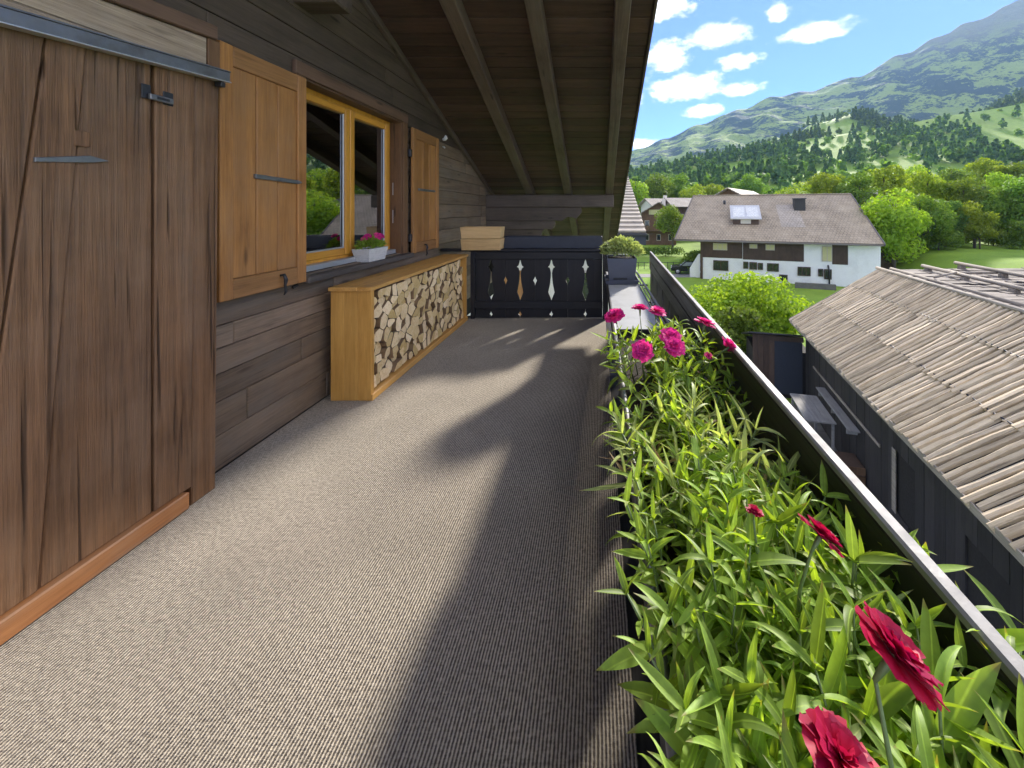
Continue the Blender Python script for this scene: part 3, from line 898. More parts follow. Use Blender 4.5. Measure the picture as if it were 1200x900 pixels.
def log_mats():
    m, n, l, b = mat_base('log_end_grain', (.6, .45, .26), .75, 0, .25)
    nt = m.node_tree
    v, rand, raw = coords(nt, (1, 1, 1), 60)
    f = nnoise(nt, v, 26, 5, .65, 1.0); f2 = nnoise(nt, v, 90, 3, .6)
    col = nramp(nt, nmath(nt, 'MULTIPLY_ADD', f2, .4, nmath(nt, 'MULTIPLY', f, .7)), [(.3, (.60, .42, .21)), (.55, (.85, .66, .39)), (.8, (.92, .79, .54))])
    hs = n.new('ShaderNodeHueSaturation'); l.new(col, hs.inputs['Color'])
    l.new(nmath(nt, 'MULTIPLY_ADD', rand, .5, .7), hs.inputs['Value']); l.new(nmath(nt, 'MULTIPLY_ADD', rand, -.4, 1.35), hs.inputs['Saturation'])
    l.new(hs.outputs[0], b.inputs['Base Color']); nbump(nt, f2, .5, .003, b)
    bark = plain('log_side', (.23, .15, .085), .85, 0, 20, .5, .6, dirt=(.1, .065, .04), dist=.006)
    return m, bark
LOG_END, LOG_SIDE = log_mats()

def firewood():
    a0, a1, b0, b1 = FY0 + .05, FY1 - .06, .056, FZ - .05
    rr = random.Random(77)
    pts = []
    cw = .098
    ny = int((a1 - a0) / cw); nz = int((b1 - b0) / (cw * .93))
    for i in range(ny):
        for j in range(nz):
            pts.append([a0 + (i + .5 + (.28 if j % 2 else -.12)) * (a1 - a0) / ny + rr.uniform(-.046, .046), b0 + (j + .5) * (b1 - b0) / nz + rr.uniform(-.042, .042)])
    for i, p in enumerate(pts):
        poly = [(a0, b0), (a1, b0), (a1, b1 - .02 * rr.random()), (a0, b1 - .02 * rr.random())]
        wi = rr.uniform(-.018, .018)
        for j, q in enumerate(pts):
            if j == i: continue
            dx, dz = q[0] - p[0], q[1] - p[1]
            d2 = dx * dx + dz * dz
            if d2 > .09: continue
            mx, mz = (p[0] + q[0]) / 2, (p[1] + q[1]) / 2
            poly = clip_poly(poly, lambda t: -((t[0] - mx) * dx + (t[1] - mz) * dz))
            if len(poly) < 3: break
        if len(poly) < 3: continue
        cx = sum(t[0] for t in poly) / len(poly); cz = sum(t[1] for t in poly) / len(poly)
        # round some outlines, keep others as sharp splits, and leave dark gaps
        s = rr.uniform(.91, .985)
        poly = [(cx + (t[0] - cx) * s, cz + (t[1] - cz) * s) for t in poly]
        out = []
        n = len(poly)
        rnd = rr.choice([.05, .08, .14, .24])
        for k in range(n):
            p0, p1, p2 = poly[k - 1], poly[k], poly[(k + 1) % n]
            out.append((p1[0] + (p0[0] - p1[0]) * rnd, p1[1] + (p0[1] - p1[1]) * rnd))
            out.append((p1[0] + (p2[0] - p1[0]) * rnd, p1[1] + (p2[1] - p1[1]) * rnd))
        xf = FX1 - .03 - rr.random() ** 2 * .045
        nn = len(out)
        x0 = FX0 + .02
        tilt_y, tilt_z = rr.uniform(-.16, .16), rr.uniform(-.16, .16)
        c = Vector((xf, cx, cz))
        vs = [Vector((x0, t[0], t[1])) - c for t in out] + [Vector((xf + (t[0] - cx) * tilt_y + (t[1] - cz) * tilt_z, t[0], t[1])) - c for t in out]
        fs = [[k, (k + 1) % nn, nn + (k + 1) % nn, nn + k] for k in range(nn)] + [list(range(nn, 2 * nn))]
        o = obj('split_log', new_mesh('split_log', vs, fs, [LOG_SIDE, LOG_END], False, [0] * nn + [1]), None, c)
        tag(o, 'pale split log stacked inside the firewood box', 'log', 'split logs stacked in the firewood box')
firewood()

# ------------------------------------------------------------------ right parapet, planting trough, lid panel, pot
def xr_(y): return 0.533 + 0.022 * y         # the parapet runs slightly outwards
PA = math.atan(0.022)
def build_parapet():
    yc, L = 1.65, 7.3
    base = board('parapet', (.02, L, .16), (xr_(yc) + .052, yc, .06), M['black_y'], chalet, (0, 0, -PA))
    base['label'] = 'black side parapet topped with a silvery cap rail'
    board('cap_rail', (.030, L, .022), (xr_(yc) + .036, yc, .943), M['cap'], base, (0, 0, -PA), .006)
    for k in range(2):
        z0 = .70 + k * .115
        board('parapet_board', (.024, L, .112), (xr_(yc) + .034 + .002 * k, yc, z0 + .058), M['black_y'], base, (0, 0, -PA), .003)
    # lower boards stand upright with a sawn slot between every third pair
    y = -1.9
    k = 0
    while y < 5.28:
        w = .164
        yy = y + w / 2
        slot = (k % 3 == 0)
        zt = .70
        prof = []
        if slot:
            prof = [(.44, 0), (.47, .018), (.56, .050), (.64, .034), (.68, .005), (.69, 0)]
        a, b_ = y + .0012, y + w - .0012
        left = [(a + ww, z) for z, ww in prof]
        right = [(b_ - ww, z) for z, ww in prof] if (k % 3 == 2) else []
        if k % 3 == 2:
            right = [(b_ - ww, z) for z, ww in [(.44, 0), (.47, .018), (.56, .050), (.64, .034), (.68, .005), (.69, 0)]]
        poly = [(a, .0), (b_, .0)] + right + [(b_, zt), (a, zt)] + (left[::-1] if slot else [])
        x = xr_(yy) + .05
        prism('baluster_board', poly, 'X', x, x + .02, M['black_z'], base)
        y += w + .0027; k += 1
    return base
build_parapet()

def build_trough():
    t = empty('planting_trough', (.3, 2.0, .48))
    tag(t, 'long black planting trough with metal rims along the side parapet', 'planter')
    ya, yb = .05, 2.62
    bb('trough_side', .115, .125, ya, yb, .575, .72, M['trough'], t)
    bb('trough_side', .515, .525, ya, yb, .575, .70, M['trough'], t)
    bb('trough_end', .1255, .5145, ya, ya + .01, .575, .70, M['trough'], t)
    bb('trough_end', .1255, .5145, yb - .01, yb, .575, .70, M['trough'], t)
    bb('trough_base', .1255, .5145, ya + .011, yb - .011, .575, .585, M['trough'], t)
    bb('soil', .1256, .5144, ya + .0112, yb - .0112, .5855, .655, M['soil'], t)
    tube('inner_rim', [(.118, ya, .722), (.118, 2.7, .722)], .013, M['steel'], t, 10)
    bb('outer_rim', .520, .543, ya, 5.15, .701, .717, M['cap'], t, .004)
    bb('outer_rim', .490, .502, 2.64, 5.15, .700, .712, M['cap'], t, .003)
    for y in (2.7, 3.3, 3.95, 4.6, 5.1):
        bb('cross_bar', .502, .5195, y, y + .02, .700, .711, M['cap'], t, .003)
    for y in (.5, 1.3, 2.1, 3.0, 3.9, 4.8):
        bb('bracket', .125, xr_(y) + .02, y, y + .025, .555, .574, M['iron'], t)
    bb('lower_tray', .1255, .5145, 2.63, 5.15, .575, .585, M['trough'], t)
    bb('trough_side', .115, .125, 2.63, 5.15, .575, .69, M['trough'], t)
build_trough()
lid = empty('cover_panel', (.26, 3.2, .67))
tag(lid, 'light grey cover panel lying over the far end of the trough', 'panel')
bb('panel', .126, .47, 2.64, 5.12, .668, .688, M['lid'], lid, .004)
bb('panel_edge', .4705, .482, 2.64, 5.12, .662, .694, M['cap'], lid, .002)

# ================================================================== plants on the balcony
def carn_mat(name, c1, c2, c3, trans, tcol):
    m = leafmat(name, c1, c2, c3, trans, .5, False, tcol=tcol, spec=.3)
    nt = m.node_tree; l = nt.links
    b = nt.nodes['Principled BSDF']
    src = b.inputs['Base Color'].links[0].from_socket
    tc = nt.nodes.new('ShaderNodeTexCoord'); sp = nt.nodes.new('ShaderNodeSeparateXYZ'); l.new(tc.outputs['Object'], sp.inputs[0])
    rib = nrange(nt, nmath(nt, 'ABSOLUTE', sp.outputs[1]), .004, .014, .45, 0)
    col = nmix(nt, rib, src, [min(1, c * 1.9) for c in c3])
    nz = nnoise(nt, tc.outputs['Object'], 6, 3, .6)
    tip = nrange(nt, nmath(nt, 'MULTIPLY_ADD', nz, .35, sp.outputs[0]), 1.02, 1.12, 0, .8)
    col = nmix(nt, tip, col, (.30, .22, .09))
    col = nmix(nt, nrange(nt, nz, .35, .7, 0, .35), col, [c * .6 for c in c1])
    l.new(col, b.inputs['Base Color'])
    for n in nt.nodes:
        if n.type == 'BSDF_TRANSLUCENT':
            mixn = n.inputs['Color'].links[0].from_node
            l.new(col, mixn.inputs[6])
    return m
M['carn'] = carn_mat('carnation_leaf', (0.20, 0.33, 0.06), (0.28, 0.42, 0.07), (0.38, 0.52, 0.09), .5, (1.4, 1.3, .3))
M['carn_pale'] = carn_mat('carnation_leaf_pale', (0.30, 0.39, 0.13), (0.40, 0.48, 0.15), (0.50, 0.56, 0.21), .45, (1.25, 1.25, .5))
M['carn_dry'] = leafmat('dry_leaf', (0.22, 0.15, 0.06), (0.30, 0.22, 0.10), (0.36, 0.28, 0.14), .3, .7, False, tcol=(1, .9, .6))
M['stem'] = plain('plant_stem', (0.14, 0.20, 0.07), .5, 0, 20, .2, .1)
M['pink'] = leafmat('pink_petal', (0.62, 0.03, 0.22), (0.74, 0.045, 0.30), (0.80, 0.07, 0.36), .4, .55, False, tcol=(1.1, .9, 1.0), spec=.2)
M['red'] = leafmat('crimson_petal', (0.34, 0.006, 0.045), (0.40, 0.009, 0.065), (0.46, 0.013, 0.09), .35, .5, False, tcol=(1.1, .8, .9), spec=.2)

def leaf_mesh(name, width, bend, twist, fold, mat, seed):
    rr = random.Random(seed)
    n = 7
    vs, fs = [], []
    x = z = 0.0
    ang = 0.0
    seg = 1.0 / n
    wob = rr.uniform(-.12, .12)
    for i in range(n + 1):
        t = i / n
        w = width * 2.05 * (t + .08) ** .62 * (1 - t) ** 1.02
        if i == n: w = 0.002
        tw = twist * t
        y0 = wob * t * t
        for s in (-1, 0, 1):
            yy = s * w; zz = abs(s) * w * fold
            vs.append((x + 0.0, y0 + yy * math.cos(tw) - zz * math.sin(tw), z + yy * math.sin(tw) + zz * math.cos(tw)))
        ang += bend / n * (0.4 + 1.2 * t)
        x += seg * math.cos(ang); z -= seg * math.sin(ang)
    for i in range(n):
        for k in range(2):
            a = i * 3 + k
            fs.append([a, a + 3, a + 4, a + 1])
    return new_mesh(name, vs, fs, mat, True)

LEAVES = {}
for key, mt, wd in (('broad', 'carn', .122), ('grassy', 'carn_pale', .062), ('dry', 'carn_dry', .05)):
    LEAVES[key] = [leaf_mesh('leaf_' + key, wd * random.uniform(.85, 1.2), b_, random.uniform(-.7, .7), random.uniform(.25, .6), M[mt], k)
                   for k, b_ in enumerate((-.25, .1, .3, .5, .8, 1.15, 0.0, 1.6))]
LEAVES['mix'] = LEAVES['broad'] + [leaf_mesh('leaf_mid', .105, b_, random.uniform(-.6, .6), .4, M['carn_pale'], 50 + k) for k, b_ in enumerate((.2, .7))]

def orient(d, roll=0.0):
    """euler with local +X along d and local +Z as far up as possible"""
    d = Vector(d).normalized()
    side = Vector((0, 0, 1)).cross(d)
    if side.length < 1e-3: side = Vector((0, 1, 0))
    side.normalize()
    up = d.cross(side)
    m = Matrix((d, side, up)).transposed()
    return (m @ Matrix.Rotation(roll, 3, 'X')).to_euler()

def petal_mesh(mat, seed):
    rr = random.Random(seed)
    nu, nv = 4, 8
    vs, fs = [], []
    for i in range(nu + 1):
        t = i / nu
        for j in range(nv + 1):
            a = (j / nv - .5)
            half = .10 + .62 * t ** .75
            r = t * (1 - .10 * (2 * a) ** 2)
            if i == nu: r += (.035 if j % 2 else -.025) + rr.uniform(-.02, .02)
            y = 2 * a * half
            z = .10 * t - .22 * t * t + .05 * math.sin(j * 2.1 + seed) * t + .07 * (2 * a) ** 2 * t
            vs.append((r, y, z + rr.uniform(-.02, .02) * t))
    for i in range(nu):
        for j in range(nv):
            a = i * (nv + 1) + j
            fs.append([a, a + nv + 1, a + nv + 2, a + 1])
    return new_mesh('petal', vs, fs, mat, True)
PETALS = {c: [petal_mesh(M[c], k) for k in range(4)] for c in ('pink', 'red')}
cv, cf = tube_data([(0, 0, -.9), (0, 0, -.45), (0, 0, -.05), (0, 0, .02)], [.06, .11, .13, .09], 8)
CALYX = new_mesh('calyx', cv, cf, M['stem'], True)
sv, sf = tube_data([(0, 0, 0), (.02, .01, .35), (-.01, .0, .7), (0, 0, 1)], [.012, .011, .009, .006], 6)
STEM = new_mesh('stem', sv, sf, M['stem'], True)

def flower(plant, pos, normal, rad, color, rr, double=True):
    """a carnation bloom; the calyx is the bloom's own mesh and carries the petals"""
    f = obj('flower', CALYX, plant, pos)
    nrm = Vector(normal).normalized()
    f.rotation_euler = nrm.to_track_quat('Z', 'Y').to_euler()
    f.scale = (rad, rad, rad)
    rings = [(6, .05, 1.0, 0.0), (6, .42, .86, .04)]
    if double: rings += [(5, .75, .68, .07), (4, 1.1, .5, .10)]
    for n, up, sc, dz in rings:
        off = rr.uniform(0, 6)
        for k in range(n):
            p = bpy.data.objects.new('petal', rr.choice(PETALS[color])); C.objects.link(p); p.parent = f
            p.location = (0, 0, dz)
            a = off + 2 * math.pi * k / n + rr.uniform(-.12, .12)
            p.rotation_euler = (Matrix.Rotation(a, 3, 'Z') @ Matrix.Rotation(-up - rr.uniform(0, .2), 3, 'Y')).to_euler()
            s = sc * rr.uniform(.9, 1.1)
            p.scale = (s, s * 1.05, s)
    return f

def carnation(base, rad, stems, hmin, hmax, leafset, llen, label, group, seed, lean=1.0, flowers=(), fcolor='pink', upright=.6, ell=(1, 1), dry=0.04):
    rr = random.Random(seed)
    t = empty('carnation_plant', base)
    tag(t, label, 'plant', group)
    base = Vector(base)
    for k in range(stems):
        a = rr.uniform(0, 2 * math.pi); q = math.sqrt(rr.random())
        foot = base + Vector((math.cos(a) * q * rad * .75 * ell[0], math.sin(a) * q * rad * .75 * ell[1], 0))
        h = rr.uniform(hmin, hmax) * (1 - .25 * q * q)
        d = Vector((math.cos(a) * q * lean * ell[0], math.sin(a) * q * lean * ell[1], 1.0)) + Vector((rr.uniform(-.2, .2), rr.uniform(-.2, .2), 0))
        d.normalize()
        s = obj('stem', STEM, t, foot)
        s.rotation_euler = d.to_track_quat('Z', 'Y').to_euler()
        s.scale = (.28, .28, h)
        ax1 = d.orthogonal().normalized(); ax2 = d.cross(ax1)
        nodes = max(3, int(h / rr.uniform(.034, .046)))
        tw = rr.uniform(0, 3)
        for i in range(nodes):
            u = .30 + .70 * i / max(1, nodes - 1)
            pos = foot + d * (h * u)
            ph = tw + (i % 2) * math.pi / 2 + rr.uniform(-.3, .3)
            last = (i == nodes - 1)
            for sgn in ((0, 1) if not last else (0, .66, 1.33)):
                b_ = ph + sgn * math.pi
                side = ax1 * math.cos(b_) + ax2 * math.sin(b_)
                el = upright * (1.6 if last else rr.uniform(.7, 1.2))
                dirv = side + d * el
                L = llen * rr.uniform(.65, 1.2) * (.75 if last else 1.0)
                ms = LEAVES['dry'] if (rr.random() < dry and u < .6) else LEAVES[leafset]
                o = obj('leaf', rr.choice(ms), t, pos)
                o.rotation_euler = orient(dirv, rr.uniform(-.5, .5))
                o.scale = (L, L * rr.uniform(.85, 1.25), L)
    for (pos, nrm, r) in flowers:
        pos = Vector(pos)
        flower(t, pos, nrm, r, fcolor, rr)
        foot = base + (pos - base) * .35; foot.z = base.z
        tip = pos - Vector(nrm).normalized() * r * .85
        dd = tip - foot
        s = obj('stem', STEM, t, foot)
        s.rotation_euler = dd.to_track_quat('Z', 'Y').to_euler(); s.scale = (.32, .32, dd.length)
    return t

G = 'carnations growing in the side trough'
def F(px, py, Y, n, r): return (P3(px, py, Y), n, r)
zs = .655
carnation((.44, 1.82, zs), .22, 24, .21, .32, 'broad', .11, 'bushy carnation without many flowers between the pink blooms and the parapet', G, 31, .7, ell=(.8, 1.3))
carnation((.25, 1.86, zs), .22, 24, .21, .32, 'broad', .11, 'bushy carnation covered in pink flowers beside the grey cover panel', G, 1, .75,
          [F(720, 371, 1.92, (-.3, -.25, .9), .052), F(750, 362, 2.02, (0, .1, 1), .044), F(770, 366, 1.98, (.2, -.1, 1), .046), F(786, 395, 1.72, (.1, -.5, .85), .048), F(790, 406, 1.66, (.2, -.6, .8), .046),
           F(753, 411, 1.64, (-.1, -.7, .7), .046), F(826, 380, 1.80, (.3, .1, .95), .050), F(854, 407, 1.62, (.85, .1, .5), .045), F(830, 417, 1.62, (.2, -.4, .8), .018)], 'pink', ell=(.85, 1.3))
carnation((.34, 1.50, zs), .25, 24, .13, .23, 'broad', .085, 'low green carnation in front of the pink flowering one', G, 2, .8, ell=(1.1, .9))
carnation((.34, 1.17, zs), .26, 32, .13, .25, 'grassy', .15, 'pale grassy carnation with narrow leaves and dry tips', G, 3, .7, dry=.18, upright=.75)
carnation((.25, .90, zs), .17, 24, .16, .27, 'mix', .095, 'green carnation in front of the grassy one on the carpet side', G, 4, .5)
carnation((.42, .86, zs), .19, 26, .16, .28, 'broad', .095, 'green carnation with one crimson flower against the outer rim', G, 5, .7,
          [F(961, 629, .52, (.60, .20, .65), .027), F(884, 600, .66, (.2, .2, 1), .014)], 'red')
carnation((.26, .66, zs), .16, 27, .17, .29, 'broad', .10, 'dense green carnation halfway along the trough on the carpet side', G, 6, .45)
carnation((.41, .62, zs), .19, 27, .18, .31, 'mix', .105, 'dense green carnation halfway along the trough on the outer side', G, 7, .75)
carnation((.265, .43, zs), .15, 25, .19, .29, 'broad', .105, 'nearest green carnation at the inner edge of the trough', G, 8, .4)
carnation((.40, .37, zs), .17, 26, .20, .33, 'broad', .11, 'near carnation with two large crimson flowers', G, 9, .7,
          [F(1046, 768, .37, (.52, .02, .68), .035), F(985, 893, .335, (.30, .05, .9), .031)], 'red')
carnation((.50, .46, zs), .16, 25, .18, .29, 'mix', .12, 'green carnation leaning over the outer rim of the trough', G, 10, .9)

carnation((.36, .76, zs), .20, 24, .12, .24, 'mix', .10, 'low carnation filling the middle of the trough before the grassy one', G, 41, .6)
carnation((.35, .52, zs), .20, 24, .13, .25, 'broad', .105, 'low carnation in the middle of the trough near the two large crimson flowers', G, 42, .6)
carnation((.33, 1.02, zs), .21, 24, .12, .22, 'mix', .10, 'low carnation under the near side of the grassy one', G, 43, .6)
carnation((.46, .70, zs), .17, 22, .16, .27, 'broad', .11, 'carnation leaning on the outer rim before the crimson flowered ones', G, 44, .6)

carnation((.24, .78, zs), .14, 22, .15, .26, 'broad', .085, 'short leafy carnation behind the halfway one on the carpet side', G, 51, .45, upright=.8)
carnation((.27, .54, zs), .14, 22, .16, .27, 'broad', .09, 'short leafy carnation just before the nearest inner one', G, 52, .45, upright=.8)
carnation((.31, .36, zs), .14, 22, .16, .27, 'mix', .09, 'short leafy carnation at the near end below the large crimson flowers', G, 53, .45, upright=.8)
carnation((.22, 1.30, zs), .14, 20, .13, .22, 'broad', .085, 'short leafy carnation on the carpet side of the grassy one', G, 54, .45, upright=.8)

# ------------------------------------------------------------------ square pot with a pale herb
def frustum(name, x, y, z0, z1, w0, w1, d0, d1, mat, parent, rim=0.0):
    vs = [(-w0 / 2, -d0 / 2, 0), (w0 / 2, -d0 / 2, 0), (w0 / 2, d0 / 2, 0), (-w0 / 2, d0 / 2, 0), (-w1 / 2, -d1 / 2, z1 - z0), (w1 / 2, -d1 / 2, z1 - z0), (w1 / 2, d1 / 2, z1 - z0), (-w1 / 2, d1 / 2, z1 - z0)]
    t = .012
    vs += [(-w1 / 2 + t, -d1 / 2 + t, z1 - z0), (w1 / 2 - t, -d1 / 2 + t, z1 - z0), (w1 / 2 - t, d1 / 2 - t, z1 - z0), (-w1 / 2 + t, d1 / 2 - t, z1 - z0)]
    vs += [(-w1 / 2 + t, -d1 / 2 + t, z1 - z0 - .04), (w1 / 2 - t, -d1 / 2 + t, z1 - z0 - .04), (w1 / 2 - t, d1 / 2 - t, z1 - z0 - .04), (-w1 / 2 + t, d1 / 2 - t, z1 - z0 - .04)]
    fs = [[3, 2, 1, 0]]
    for a, b_ in ((0, 4), (4, 8), (8, 12)):
        for k in range(4):
            j = (k + 1) % 4
            fs.append([a + k, a + j, b_ + j, b_ + k])
    fs.append([12, 13, 14, 15])
    o = obj(name, new_mesh(name, vs, fs, mat), parent, (x, y, z0))
    md = o.modifiers.new('soft', 'BEVEL'); md.width = .004; md.segments = 2
    return o

def tuft(name, parent, loc, rx, ry, h, n, llen, wid, mat, seed, droop=.5):
    """many small leaves that nobody could count"""
    r = np.random.default_rng(seed)
    V, Q = [], []
    for k in range(n):
        a = r.uniform(0, 2 * math.pi); q = math.sqrt(r.uniform())
        hh = h * (1 - .45 * q * q) * r.uniform(.45, 1.0)
        p = Vector((math.cos(a) * q * rx, math.sin(a) * q * ry, hh))
        d = Vector((math.cos(a) * q + r.normal(0, .4), math.sin(a) * q + r.normal(0, .4), r.uniform(.2, 1.3))).normalized()
        s = d.orthogonal().normalized(); s = Matrix.Rotation(r.uniform(0, 6.3), 3, d) @ s
        L = llen * r.uniform(.6, 1.3); w = wid * r.uniform(.7, 1.3)
        k0 = len(V)
        mid = p + d * L * .5
        tip = p + d * L + Vector((0, 0, -droop * L * .3))
        V += [p, mid + s * w, tip, mid - s * w]; Q.append([k0, k0 + 1, k0 + 2, k0 + 3])
    o = obj(name, np_mesh(name, [tuple(v) for v in V], Q, mat), parent, loc)
    o["kind"] = "stuff"
    return o

M['herb'] = leafmat('pale_herb_leaf', (.32, .42, .15), (.42, .52, .19), (.56, .64, .30), .4, .6, True, tcol=(1.2, 1.2, .6))
px_, py_ = .285, 4.4
zp = .690
hp = tag(empty('potted_herb', (px_, py_, zp)), 'slate grey square pot of pale green herb on the cover panel', 'potted plant')
frustum('saucer', px_, py_, zp, zp + .05, .36, .395, .36, .395, M['pot'], hp)
frustum('pot', px_, py_, zp + .035, zp + .30, .30, .345, .30, .345, M['pot'], hp)
bb('pot_slot', px_ - .10, px_ + .06, py_ - .164, py_ - .157, zp + .055, zp + .075, M['iron'], hp, .001)
bb('soil', px_ - .145, px_ + .145, py_ - .145, py_ + .145, zp + .26, zp + .285, M['soil'], hp)
tuft('foliage', hp, (px_ + .01, py_, zp + .26), .225, .21, .25, 2000, .065, .012, M['herb'], 4)

# ------------------------------------------------------------------ white flower pot on the window sill
sx, sy = -2.235, 3.62
sp = tag(empty('sill_flower_pot', (sx, sy, 1.05)), 'white woven flower pot with pink blossoms on the window sill', 'potted plant')
pot = frustum('pot', sx, sy, 1.05, 1.178, .13, .17, .26, .32, M['white_pot'], sp)
for k in range(5):
    z = 1.066 + k * .022
    f = (z - 1.05) / .128
    bb('woven_band', sx - .066 - .02 * f, sx + .066 + .02 * f, sy - .131 - .03 * f, sy + .131 + .03 * f, z - .0065, z + .0065, M['white_pot'], sp, .003)
bb('soil', sx - .07, sx + .07, sy - .145, sy + .145, 1.13, 1.145, M['soil'], sp)
tuft('foliage', sp, (sx, sy, 1.135), .075, .15, .13, 420, .06, .008, M['carn'].copy(), 9)
rr = random.Random(4)
for k in range(9):
    flower(sp, (sx + rr.uniform(-.04, .06), sy + rr.uniform(-.10, .11), 1.265 + rr.uniform(-.02, .04)), (rr.uniform(-.1, .8), rr.uniform(-.6, .1), .7), rr.uniform(.026, .034), 'pink', rr, False)

# ================================================================== ground, hills, mountain
def T(x, y):
    """height of the ground around the houses"""
    def sm(a, b_, t):
        t = max(0.0, min(1.0, (t - a) / (b_ - a))); return t * t * (3 - 2 * t)
    z = -5.55
    z += 2.9 * sm(26, 37, x - .18 * (y - 35)) * sm(14, 30, y)
    d = max(0.0, y - 60)
    u = max(0.0, min(1.4, x / max(20.0, y)))
    z += (.055 * d + .00050 * d * d) * (.50 + .85 * u)
    if d > 0:
        z += 3.0 * mnoise.noise(Vector((x * .012, y * .012, 3.3))) * min(1, d / 80)
    return z

def grid_mesh(name, xs, ys, f, mat):
    V = np.array([[(x, y, f(x, y)) for x in xs] for y in ys]).reshape(-1, 3)
    nx, ny = len(xs), len(ys)
    i = np.arange(nx * ny).reshape(ny, nx)
    Q = np.stack([i[:-1, :-1], i[:-1, 1:], i[1:, 1:], i[1:, :-1]], -1).reshape(-1, 4)
    return np_mesh(name, V, Q, mat, True)

def ground_mat():
    m, n, l, b = mat_base('meadow', (.1, .16, .04), .9, 0, .2)
    nt = m.node_tree
    tc = n.new('ShaderNodeTexCoord'); v = tc.outputs['Object']
    f1 = nnoise(nt, v, .35, 5, .6); f2 = nnoise(nt, v, 7, 5, .7); f3 = nnoise(nt, v, .03, 4, .6)
    col = nramp(nt, nmath(nt, 'MULTIPLY_ADD', f2, .45, nmath(nt, 'MULTIPLY', f1, .6)), [(.3, (.10, .18, .020)), (.52, (.17, .28, .030)), (.75, (.25, .36, .055))])
    col = nmix(nt, nrange(nt, f3, .45, .7, 0, .45), col, (.20, .27, .05))
    l.new(col, b.inputs['Base Color'])
    nbump(nt, f2, .6, .05, b)
    return m
M['meadow'] = ground_mat()
xs = np.concatenate([np.linspace(-260, -60, 12), np.linspace(-50, 60, 56), np.linspace(66, 560, 75)])
ys = np.concatenate([np.linspace(-30, 70, 51), np.linspace(75, 420, 60)])
g = obj('ground', grid_mesh('ground', xs, ys, T, M['meadow'])); tag(g, kind='structure')

def interp(pts, u):
    if u <= pts[0][0]: return pts[0][1]
    for (a, va), (b_, vb) in zip(pts, pts[1:]):
        if u <= b_:
            t = (u - a) / (b_ - a); t = t * t * (3 - 2 * t)
            return va + (vb - va) * t
    return pts[-1][1]

# forested spur: crest about 620 m away
CREST1 = [(-1.2, .07), (.0, .06), (.18, .062), (.30, .075), (.38, .11), (.49, .175), (.60, .235), (.70, .262), (.80, .235), (.90, .205), (1.0, .235), (1.16, .32), (1.5, .45), (2.2, .5)]
CREST1S = [(u, e) for u, e in CREST1]
def spur_z(u, y):
    e1 = interp(CREST1S, u)
    yc = 620.0
    zc = EYE + e1 * yc
    x = u * y
    z0 = T(u * 380, 380) - 6
    if y < yc:
        t = (y - 380) / (yc - 380)
        z = z0 + (zc - z0) * (t ** .95)
    else:
        t = (y - yc) / 240.0
        z = zc - .75 * (zc - z0) * min(1, t) ** 1.5
    w = min(1, max(0, (y - 380) / 60))
    z += w * (9.0 * mnoise.noise(Vector((x * .008, y * .008, 1.1))) + 4.0 * mnoise.noise(Vector((x * .022, y * .022, 7.1))))
    return z
us = np.linspace(-1.2, 2.0, 170); yy = np.linspace(380, 860, 46)
def polar(name, us, ys, f, mat):
    V = np.array([[(u * y, y, f(u, y)) for u in us] for y in ys]).reshape(-1, 3)
    nx, ny = len(us), len(ys)
    i = np.arange(nx * ny).reshape(ny, nx)
    Q = np.stack([i[:-1, :-1], i[:-1, 1:], i[1:, 1:], i[1:, :-1]], -1).reshape(-1, 4)
    return np_mesh(name, V, Q, mat, True)
h1 = obj('hill', polar('hill', us, yy, spur_z, M['meadow'])); tag(h1, kind='structure')

# far mountain: crest about 1750 m away
CREST2 = [(-1.2, .05), (-.2, .10), (.04, .13), (.116, .158), (.186, .185), (.28, .225), (.39, .268), (.493, .300), (.567, .314), (.70, .352), (.83, .414), (.93, .462), (1.014, .504), (1.163, .565), (1.5, .64), (2.2, .55)]
def ridged(p, oct=5):
    s, a, f = 0, 1, 1
    for _ in range(oct):
        s += a * (1 - abs(mnoise.noise(p * f))) ; a *= .5; f *= 2.1
    return s / 1.94 - .5
def mtn_z(u, y):
    e2 = interp(CREST2, u)
    yc = 1750.0
    zc = EYE + e2 * yc
    x = u * y
    z0 = 20.0
    if y < yc:
        t = (y - 700) / (yc - 700); z = z0 + (zc - z0) * t ** 1.05
    else:
        t = (y - yc) / 500; z = zc * (1 - .6 * min(1, t))
    amp = (62 + 90 * e2) * (1 - .55 * max(0.0, min(1.0, (y - 1100) / 650)))
    z += 14
    w = max(0, min(1, (y - 700) / 250))
    z += w * amp * (ridged(Vector((x * .0042 + y * .001, y * .0022, 2.0))) - .28) * (1 if y < yc else .6)
    z += w * 10 * mnoise.noise(Vector((x * .012, y * .012, 5)))
    return z
